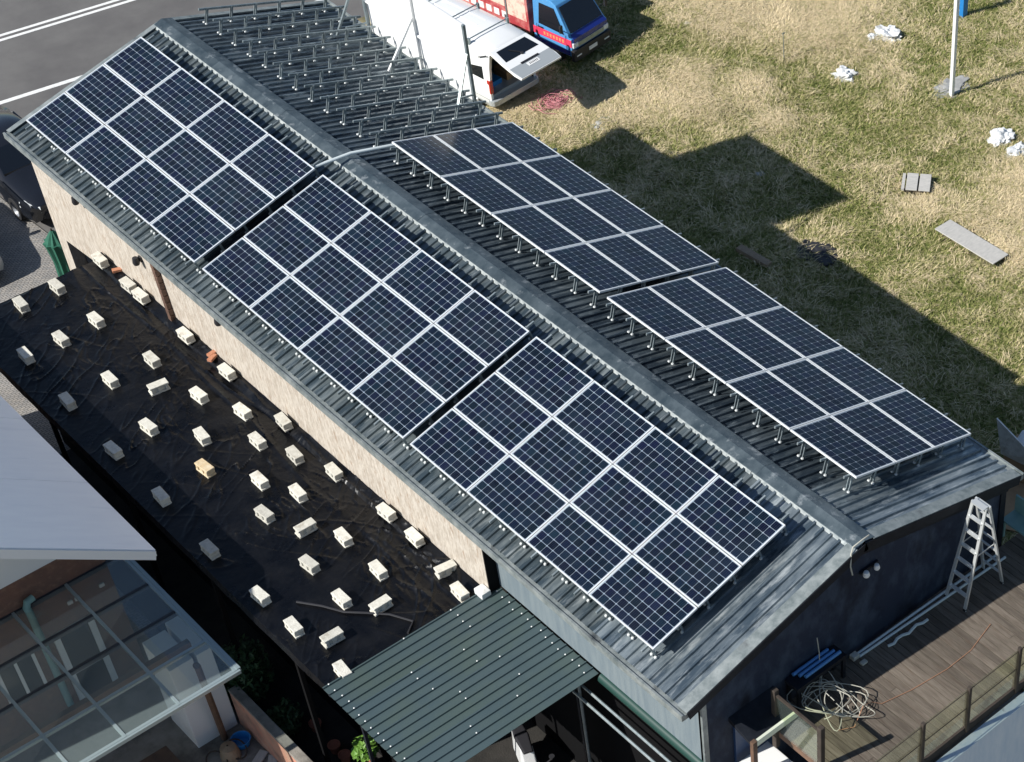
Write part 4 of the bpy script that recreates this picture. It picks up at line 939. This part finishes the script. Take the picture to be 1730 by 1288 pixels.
MB().rings([[(-x_, y_, z_) for y_, z_ in ((-w_x, -.03), (w_x, -.03), (w_x*.98, .03), (-w_x*.98, .03))] for x_, w_x in ((0, .68), (.55, .74), (1.05, .77), (1.28, .74))]).build('tailgate_skin', M['carwhite'], ht, bevel=.012)
MB().hexa([(-.56, -.60, .031), (-.10, -.52, .031), (-.10, .52, .031), (-.56, .60, .031), (-.55, -.59, .037), (-.11, -.51, .037), (-.11, .51, .037), (-.55, .59, .037)]).build('rear_window', M['glassdark'], ht)
MB().hexa([(-1.26, -.71, .0311), (-.82, -.74, .0311), (-.82, .74, .0311), (-1.26, .71, .0311), (-1.25, -.70, .036), (-.83, -.73, .036), (-.83, .73, .036), (-1.25, .70, .036)]).build('grey_panel', M['carsilver'], ht)
MB().box(-.86, -.80, -.32, .32, .0365, .055).build('handle_trim', M['plastic'], ht, bevel=.006)
lp_ = MB().box(-1.03, -.90, -.20, .20, .0365, .043).build('licence_plate', M['white'], ht)
for k in range(6): MB().box(-.995, -.935, -.15+.052*k, -.125+.052*k, .0435, .045).build('plate_character', M['plastic'], ht)
wp = MB().bar((-.50, .0, .045), (-.25, .22, .05), .02); wp.lathe([(0, .03), (.04, .03), (.05, 0), (0, 0)], (-.54, 0, .038), 10); wp.build('wiper', M['plastic'], ht)
for x_ in (.75, 1.9, 3.0):
    c = MB().tube([(x_, -.68, 2.06), (x_, .68, 2.06)], .018, 8)
    for s in (-1, 1): c.box(x_-.04, x_+.04, s*.70-.03, s*.70+.03, 1.86, 2.08)
    c.build('roof_bar', M['galv'], vn)
for k in range(3): MB().box(1.2, 2.9, -.35+.3*k, -.31+.3*k, 1.985, 1.998).build('roof_rib', M['carwhite'], vn)
MB().box(.3, .8, -.5, -.05, .43, .85).build('cargo_box', M['cardboard'], vn)
MB().box(.35, .75, .1, .55, .43, .75).build('cargo_box', M['bluetub'], vn)

tk = thing('blue_truck', 'small light blue cab-over truck with red printed cargo box behind the van', 'truck', (13.42, 22.74, G), math.atan2(-.985, .17))
# local +x is forward, the front face is at x = 0
def tsec(y):
    return None
pf = [(0, .40), (.02, .95), (-.10, 1.06), (-.58, 1.76), (-.75, 1.84), (-1.45, 1.84), (-1.45, .40)]
def cabring(y, k):
    return [(x_*(1.0) - (0.03*k if x_ > -.2 else 0), y - (math.copysign(.10*max(0, (z_-1.0)/.84), y)), z_) for x_, z_ in pf]
MB().rings([cabring(-.74, 1), cabring(-.60, 0), cabring(.60, 0), cabring(.74, 1)]).build('cab', M['truckblue'], tk, bevel=.02)
MB().hexa([(-.105+.012, -.66, 1.075), (-.545+.02, -.585, 1.70), (-.545+.02, .585, 1.70), (-.105+.012, .66, 1.075), (-.085, -.65, 1.10), (-.525+.02, -.575, 1.72), (-.525+.02, .575, 1.72), (-.085, .65, 1.10)]).build('windscreen', M['glassdark'], tk)
MB().hexa([(-.10, -.66, 1.02), (.028, -.70, .80), (.028, .70, .80), (-.10, .66, 1.02), (-.09, -.66, 1.065), (.035, -.70, .955), (.035, .70, .955), (-.09, .66, 1.065)]).build('front_panel', M['trucknavy'], tk)
MB().box(.0, .045, -.55, .55, .66, .80).build('grille', M['galv'], tk, bevel=.01)
for s in (-1, 1):
    MB().box(-.02, .05, s*.63-.10, s*.63+.10, .68, .83).build('headlight', M['headlight'], tk, bevel=.02)
    MB().box(.06, .095, s*.58-.10, s*.58+.10, .42, .46).build('fog_light', M['headlight'], tk, bevel=.008)
    f = lambda z: .742-.10*max(0, (z-1.0)/.84)
    MB().hexa([(-1.22, s*(f(1.06)-.01), 1.06), (-.30, s*(f(1.0)-.01), 1.02), (-.30, s*(f(1.0)+.006), 1.02), (-1.22, s*(f(1.06)+.006), 1.06), (-1.20, s*(f(1.66)-.01), 1.66), (-.64, s*(f(1.66)-.01), 1.66), (-.64, s*(f(1.66)+.006), 1.66), (-1.20, s*(f(1.66)+.006), 1.66)]).build('side_window', M['glassdark'], tk)
    MB().box(-1.44, -.02, s*.7445-.004, s*.7445+.004, .70, .92).build('red_stripe', M['truckred'], tk)
    MB().box(-1.44, -.10, s*.7435-.004, s*.7435+.004, .42, .58).build('sill_panel', M['trucknavy'], tk)
    for k in range(7):     # unreadable row of small yellow characters
        x_ = -1.02+.115*k
        c = MB()
        for (a, b, cc, d_) in ((-.035, .035, .03, .045), (-.035, .035, -.005, .008), (-.008, .008, -.045, .045), (-.035, .035, -.045, -.033)):
            c.box(x_+a, x_+b, s*.750-.0015, s*.750+.0015, .81+cc, .81+d_)
        c.build('character', M['gold'], tk)
    for xg in (-1.30, -.22): MB().box(xg-.006, xg+.006, s*.7455-.0045, s*.7455+.0045, .59, 1.02).build('door_gap', M['plastic'], tk)
    MB().box(-1.25, -1.10, s*.752-.012, s*.752+.012, .94, .975).build('door_handle', M['plastic'], tk, bevel=.004)
    MB().bar((-.35, s*.76, 1.15), (-.18, s*.93, 1.30), .02).build('mirror_arm', M['plastic'], tk); MB().box(-.21, -.15, s*.93-.05, s*.93+.05, 1.20, 1.42).build('mirror', M['plastic'], tk, bevel=.01)
    for x_ in (-.72, -3.1): wheel(tk, (x_, s*.62, .27), .27, .16)
MB().box(-.05, .085, -.765, .765, .28, .62).build('front_bumper', M['plastic'], tk, bevel=.02)
MB().box(.086, .094, -.17, .17, .40, .51).build('licence_plate', M['white'], tk)
cg_ = link('cargo_box', None, tk)
MB().box(-4.3, -1.56, -.78, .78, .62, 2.35).build('box_body', M['boxred'], cg_, bevel=.015)
for s in (-1, 1):
    for (x0, x1, z0, z1) in ((-2.35, -1.64, .95, 2.2), (-3.25, -2.45, 1.15, 2.2), (-4.2, -3.35, 1.15, 2.2)):
        MB().box(x0, x1, s*.783-.003, s*.783+.003, z0, z1).build('printed_panel', M['print'], cg_)
    for k in range(6): MB().box(-4.1+.3*k, -3.9+.3*k, s*.784-.003, s*.784+.003, .78, .98).build('printed_character', M['white'], cg_)
    MB().box(-2.42, -2.37, s*.79-.008, s*.79+.008, .62, 2.35).build('corner_post', M['galv'], cg_)
MB().box(-4.25, -1.5, -.45, .45, .38, .60).build('chassis', M['plastic'], tk)

def sedan(name, loc, rz, paint, label):
    t = thing(name, label, 'car', loc, rz)
    ss = [(0, .62, .55, .30, .50, .62), (.10, .80, .66, .22, .56, .70), (.45, .87, .74, .20, .66, .80), (1.30, .89, .78, .20, .78, .94), (2.0, .89, .66, .20, .80, 1.32), (2.6, .89, .64, .20, .82, 1.44), (3.3, .89, .62, .20, .84, 1.40), (4.05, .88, .72, .22, .84, 1.06), (4.5, .84, .70, .26, .74, .95), (4.62, .70, .60, .36, .62, .80)]
    MB().rings([car_section(-x_, *r_) for x_, *r_ in ss]).build('body', paint, t, smooth=True)
    gl = [(1.42, .70, .985), (2.02, .60, 1.335)]
    MB().hexa([(-1.36, -.70, .975), (-1.98, -.585, 1.325), (-1.98, .585, 1.325), (-1.36, .70, .975), (-1.37, -.70, 1.005), (-1.99, -.585, 1.355), (-1.99, .585, 1.355), (-1.37, .70, 1.005)]).build('windscreen', M['glassdark'], t)
    for s in (-1, 1):
        MB().hexa([(-1.75, s*.80, .95), (-3.75, s*.80, .95), (-3.75, s*.83, .95), (-1.75, s*.83, .95), (-2.15, s*.66, 1.30), (-3.35, s*.66, 1.30), (-3.35, s*.69, 1.30), (-2.15, s*.69, 1.30)]).build('side_window', M['glassdark'], t)
        MB().hexa([(.01-.10, s*.50, .52), (-.50, s*.845, .58), (-.45, s*.885, .58), (.01, s*.56, .50), (-.12, s*.48, .665), (-.52, s*.80, .75), (-.47, s*.86, .72), (-.03, s*.55, .64)]).build('headlight', M['headlight'], t, bevel=.01)
        for x_ in (-.85, -3.6): wheel(t, (x_, s*.80, .32), .32, .20)
        MB().cbox((-1.55, s*.98, .98), (.12, .18, .13)).build('mirror', paint, t, bevel=.03)
    MB().box(-.06, .03, -.50, .50, .28, .46).build('grille', M['plastic'], t, bevel=.02)
    return t
sedan('black_car', (-1.05, 25.75, G), R_(-90), M['carblack'], 'black sedan parked behind the road-side corner of the building')
sedan('silver_car', (-4.02, 24.55, G), R_(-88), M['carsilver'], 'silver car cut off by the left picture edge on the pavers')

# closed patio umbrella
um = thing('patio_umbrella', 'closed dark green patio umbrella beside the building on the pavers', 'umbrella', (-2.62, 22.3, G))
MB().tube([(0, 0, 0), (0, 0, 2.40)], .022, 8).build('pole', M['darkwood'], um)
n = 20; rs = []
for (z, r) in ((.55, .20), (.9, .17), (1.5, .16), (1.9, .20), (2.05, .235), (2.06, .20), (2.2, .12), (2.34, .035)):
    rs.append([(r*(1+.22*(k % 2))*math.cos(2*math.pi*k/n), r*(1+.22*(k % 2))*math.sin(2*math.pi*k/n), z) for k in range(n)])
MB().rings(rs).build('canopy', M['umb'], um)
MB().lathe([(0, .12), (.05, .11), (.06, .06), (.26, .04), (.28, 0), (0, 0)], n=20).build('base', M['plastic'], um, smooth=True)

# ------------------------------------------------------------------ field: pole, litter, boards
pl = thing('white_pole', 'slim white pole standing in the sunlit field at upper right', 'pole', (19.56, 14.43, G))
MB().box(-.055, .055, -.055, .055, 0, 4.8).build('shaft', M['white'], pl, bevel=.006, seg=1)
MB().lathe([(0, .08), (.16, .07), (.20, 0), (0, 0)], n=10).build('footing', M['concrete'], pl)
def crumple(name, c, s, mt, label, cat, seed, flat=.5):
    bm = bmesh.new(); bmesh.ops.create_icosphere(bm, subdivisions=4, radius=1)
    for v in bm.verts:
        q = v.co.copy(); d = 1 + .55*mnoise.noise(q*1.6+Vector((seed, 0, 0))) + .40*mnoise.noise(q*3.7+Vector((0, seed, 0))) + .22*abs(mnoise.noise(q*8.3+Vector((0, 0, seed))))
        v.co = Vector((q.x*d*s[0], q.y*d*s[1], max(-.02, q.z*d*s[2]*flat)))
    me = bpy.data.meshes.new(name); bm.to_mesh(me); bm.free(); me.materials.append(mt)
    return tag(link(name, me, None, (c[0], c[1], G+.05+fz(c[0], c[1]))), label, cat, 'litter in the field')
crumple('plastic_bag', (18.05, 17.16), (.30, .26, .35), M['bag'], 'round white plastic bag alone in the sunlit grass', 'plastic bag', 1.3)
crumple('plastic_bag', (20.5, 17.9), (.32, .40, .40), M['bag'], 'largest crumpled white bag near the straw at the top', 'plastic bag', 2.1)
crumple('plastic_bag', (20.0, 18.1), (.18, .16, .2), M['bag'], 'small white bag just left of the largest crumpled bag', 'plastic bag', 7.7)
crumple('plastic_bag', (19.05, 12.05), (.34, .30, .38), M['bag'], 'bright white bag at the right edge of the field', 'plastic bag', 3.9)
crumple('plastic_bag', (18.9, 11.35), (.36, .22, .26), M['bag'], 'flattened pale bag just below the bright one at right', 'plastic bag', 5.2)
crumple('plastic_sheet', (19.85, 14.75), (.62, .32, .16), M['sack'], 'grey plastic sheet heaped round the foot of the white pole', 'plastic sheet', 4.4)
crumple('plastic_bag', (11.55, 19.95), (.36, .22, .16), M['sack'], 'dull grey bag on shaded grass below the pink rope', 'plastic bag', 6.1)
crumple('paper_scrap', (16.6, 22.3), (.13, .10, .1), M['bag'], 'tiny white scrap in the green grass right of the truck', 'paper scrap', 8.2)
crumple('paper_scrap', (13.1, 15.3), (.14, .12, .1), M['sack'], 'tiny pale scrap on the grass inside the billboard shadow', 'paper scrap', 9.2)
crumple('dark_cloth', (11.85, 11.7), (.42, .55, .18), M['plastic'], 'black cloth lying in the building shadow on the grass', 'cloth', 3.1)
pt = thing('small_pallet', 'two pale boards side by side like a small pallet on the grass', 'pallet', (15.78, 12.0, G+.16), R_(-50))
for x_ in (-.34, .0): MB().box(x_, x_+.30, -.38, .38, .03, .06).build('board', M['plank'], pt, bevel=.006, seg=1)
for y_ in (-.3, .3): MB().box(-.38, .32, y_-.03, y_+.03, -.06, .028).build('batten', M['darkwood'], pt)
MB().box(-.46, -.38, -.36, .36, .0, .05).build('board', M['plank'], pt)
o = MB().box(-.30, .30, -1.0, 1.0, 0, .03).build('grey_plank', M['plank'], bevel=.006, seg=1); o.location = (14.92, 9.3, G+.18); o.rotation_euler = (.02, .03, .03); tag(o, 'long grey board lying in the grass at right', 'board')
o = MB().hexa([(-.12, -.55, 0), (.12, -.55, 0), (.16, .5, 0), (-.10, .5, 0), (-.10, -.55, .10), (.10, -.55, .10), (.13, .5, .10), (-.08, .5, .10)]).build('broken_log', M['ochre'], bevel=.02); o.location = (10.5, 12.7, G+.10); o.rotation_euler.z = .1; tag(o, 'short brown log on the shaded grass beside the panels', 'log')
stp = thing('survey_stake', 'thin grey stake standing in the field left of the white bag', 'stake', (17.34, 18.94, G)); MB().tube([(0, 0, 0), (-.02, 0, .95)], .012, 6).build('shaft', M['galv'], stp); MB().box(-.05, .03, -.01, .01, .90, .94).build('tip', M['galv'], stp)
bl = thing('blue_post', 'short blue post far behind the white pole', 'post', (22.9, 17.15, G)); MB().box(-.10, .10, -.08, .08, 0, 1.3).build('shaft', M['bluetub'], bl, bevel=.01); MB().box(-.13, .13, -.11, .11, 1.3, 1.36).build('cap', M['white'], bl)
# pink rope heap
tp = thing('pink_rope_heap', 'heap of pink rope on the straw below the raised tailgate', 'rope', (11.15, 21.55, G+.06)); rg = random.Random(5)
for k in range(16):
    pts = []; a0 = rg.uniform(0, 6.3); rr = rg.uniform(.10, .62)
    for i in range(18):
        a = a0+i*.36; pts.append((rr*math.cos(a)*1.2+.13*rg.uniform(-1, 1), rr*.75*math.sin(a)+.13*rg.uniform(-1, 1), .09+.05*math.sin(a*2+k)+.05*rg.random()))
    MB().tube(pts, .010, 5).build('rope_coil', M['pink'], tp, smooth=True)

# ------------------------------------------------------------------ grass and straw (uncountable)
def tuft(name, n, lmin, lmax, wdt, lean0, lean1, spread, seed, dirspread=math.pi):
    rg = random.Random(seed); vs = []; fs = []
    for k in range(n):
        a = rg.uniform(-dirspread, dirspread); L = rg.uniform(lmin, lmax); le = rg.uniform(lean0, lean1)
        bx, by = rg.uniform(-spread, spread), rg.uniform(-spread, spread)
        d = Vector((math.cos(a), math.sin(a), 0)); sd = Vector((-d.y, d.x, 0)); ww = wdt*rg.uniform(.6, 1.3)
        p0 = Vector((bx, by, rg.uniform(-.01, .02)))
        p1 = p0 + d*L*.45*math.sin(le*.7) + Vector((0, 0, L*.45*math.cos(le*.7)))
        p2 = p1 + d*L*.55*math.sin(min(1.65, le*1.25)) + Vector((0, 0, L*.55*math.cos(min(1.65, le*1.25)))) + sd*L*rg.uniform(-.15, .15)
        o_ = len(vs); vs += [p0-sd*ww, p0+sd*ww, p1+sd*ww*.9, p1-sd*ww*.9, p2]
        fs += [(o_, o_+1, o_+2, o_+3), (o_+3, o_+2, o_+4)]
    me = bpy.data.meshes.new(name); me.from_pydata([tuple(v) for v in vs], [], fs); me.materials.append(M['grass']); return me
protos = bpy.data.collections.new('grass_tufts')
for k in range(3): protos.objects.link(bpy.data.objects.new(f'tuft_a{k}', tuft('tuft', 17, .05, .15, .0072, .6, 1.5, .13, k)))
for k in range(3): protos.objects.link(bpy.data.objects.new(f'tuft_b{k}', tuft('straw', 11, .18, .55, .0058, 1.35, 1.55, .18, 20+k, .8)))
STRAW = [(10.37, 22.06, .9), (11.14, 20.96, .9), (12.0, 19.97, .8), (13.45, 19.43, .9), (14.25, 19.1, .9), (12.6, 20.4, .7), (19.04, 20.65, 1.7), (19.27, 19.12, 1.2), (18.23, 21.83, 1.6), (20.6, 20.2, 1.3), (14.79, 20.23, .8), (15.93, 10.05, .6), (15.46, 8.77, .7), (15.3, 11.36, .6), (16.2, 9.2, .5), (15.15, 16.69, .5), (17.0, 9.6, 1.0), (13.4, 20.7, .7), (20.5, 22.8, 1.6), (15.6, 18.3, .8), (17.9, 10.5, .7)]
N = 95000
X = rng.uniform(5.6, 26, N*4); Y = rng.uniform(-1, 29, N*4)
Mi = np.array(cam.matrix_world.inverted()); q_ = Mi[:3, :3] @ np.stack([X, Y, np.full_like(X, G)]) + Mi[:3, 3:4]
px_ = .5 + (q_[0]/-q_[2])*(3207.735/1730) + 672.05/1730; py_ = .5 + ((q_[1]/-q_[2])*(3207.735/1730) - 287.84/1730)*1730/1288
inview = (px_ > -.05) & (px_ < 1.08) & (py_ > -.08) & (py_ < 1.08)
keep = (Y < 29 - .13*(X-5)) & (inview | (rng.random(len(X)) < .15))
for (a, b, ra, rb) in ((15.72, 12.0, .50, .42), (14.92, 9.3, .36, 1.05), (18.05, 17.16, .22, .2), (20.5, 17.9, .25, .3), (19.05, 12.05, .25, .22), (18.9, 11.35, .27, .17), (19.85, 14.75, .45, .24), (8.75, 2.35, .8, .7), (11.15, 21.55, .4, .3)):
    keep &= ~((abs(X-a) < ra) & (abs(Y-b) < rb))
# not under the vehicles' wheels nor outside the seen part
X = X[keep][:N]; Y = Y[keep][:N]; n = len(X)
st = np.zeros(n)
for (a, b, r) in STRAW: st = np.maximum(st, np.exp(-(((X-a)**2+(Y-b)**2)/(r*r))))
nz1 = np.array([mnoise.noise(Vector((x*.55, y*.55, 0))) for x, y in zip(X, Y)])
nz2 = np.array([mnoise.noise(Vector((x*1.9, y*1.9, 4))) for x, y in zip(X, Y)])
nz3 = np.array([mnoise.noise(Vector((x*.30, y*.30, 11))) for x, y in zip(X, Y)])
GREEN = [(15.88, 21.77, 1.3), (16.72, 20.15, 1.0), (16.92, 17.87, 1.0), (16.0, 15.0, 1.2), (13.13, 10.94, 1.0), (12.8, 6.5, 1.2), (14.0, 24.0, 1.5)]
gr = np.zeros(n)
for (a, b, r) in GREEN: gr = np.maximum(gr, np.exp(-(((X-a)**2+(Y-b)**2)/(r*r))))
nz4 = np.array([mnoise.noise(Vector((x*4.2, y*4.2, 7))) for x, y in zip(X, Y)])
dry = np.clip(.455 + .18*nz1 + .22*nz2 + .42*nz4 + .50*(rng.random(n)-.5) - .14*gr + .46*st, 0, 1)
straw = (rng.random(n) < np.clip(st*.9 + .30*(dry > .66) + .05, 0, .85))
idx = np.where(straw, 3+rng.integers(0, 3, n), rng.integers(0, 3, n))
dry = np.where(straw, np.clip(dry+.18, .55, 1), dry)
ang = np.where(straw, nz3*6 + nz1*2.0 + rng.normal(0, .9, n), rng.uniform(0, 6.283, n))
scl = np.where(straw, rng.uniform(.6, 1.15, n), rng.uniform(.7, 1.5, n)*(1+.25*nz2))
Zg = np.array([G+fz(x, y) for x, y in zip(X, Y)])
Zg = Zg + np.where(straw, .03+.07*st*rng.random(n), 0)
me = bpy.data.meshes.new('grass'); me.vertices.add(n); me.vertices.foreach_set('co', np.stack([X, Y, Zg], 1).ravel().astype(np.float32))
for nm, tp_, arr in (('dry', 'FLOAT', dry), ('ang', 'FLOAT', ang), ('scl', 'FLOAT', scl)):
    at = me.attributes.new(nm, tp_, 'POINT'); at.data.foreach_set('value', arr.astype(np.float32))
at = me.attributes.new('idx', 'INT', 'POINT'); at.data.foreach_set('value', idx.astype(np.int32))
me.materials.append(M['grass'])
go = link('grass', me); go['kind'] = 'stuff'; go['label'] = 'patchy green grass and flattened dry straw covering the field'; go['category'] = 'grass'
ng = bpy.data.node_groups.new('grass_scatter', 'GeometryNodeTree')
ng.interface.new_socket('Geometry', in_out='INPUT', socket_type='NodeSocketGeometry'); ng.interface.new_socket('Geometry', in_out='OUTPUT', socket_type='NodeSocketGeometry')
N_ = ng.nodes; L_ = ng.links
gi = N_.new('NodeGroupInput'); gout = N_.new('NodeGroupOutput'); iop = N_.new('GeometryNodeInstanceOnPoints'); ci = N_.new('GeometryNodeCollectionInfo')
ci.inputs['Collection'].default_value = protos; ci.inputs['Separate Children'].default_value = True
def named(nm, tp_):
    q = N_.new('GeometryNodeInputNamedAttribute'); q.data_type = tp_; q.inputs['Name'].default_value = nm; return q.outputs[0]
cx = N_.new('ShaderNodeCombineXYZ'); L_.new(named('ang', 'FLOAT'), cx.inputs[2])
L_.new(gi.outputs[0], iop.inputs['Points']); L_.new(ci.outputs[0], iop.inputs['Instance']); iop.inputs['Pick Instance'].default_value = True
L_.new(named('idx', 'INT'), iop.inputs['Instance Index']); L_.new(cx.outputs[0], iop.inputs['Rotation']); L_.new(named('scl', 'FLOAT'), iop.inputs['Scale'])
L_.new(iop.outputs[0], gout.inputs[0])
md = go.modifiers.new('scatter', 'NODES'); md.node_group = ng
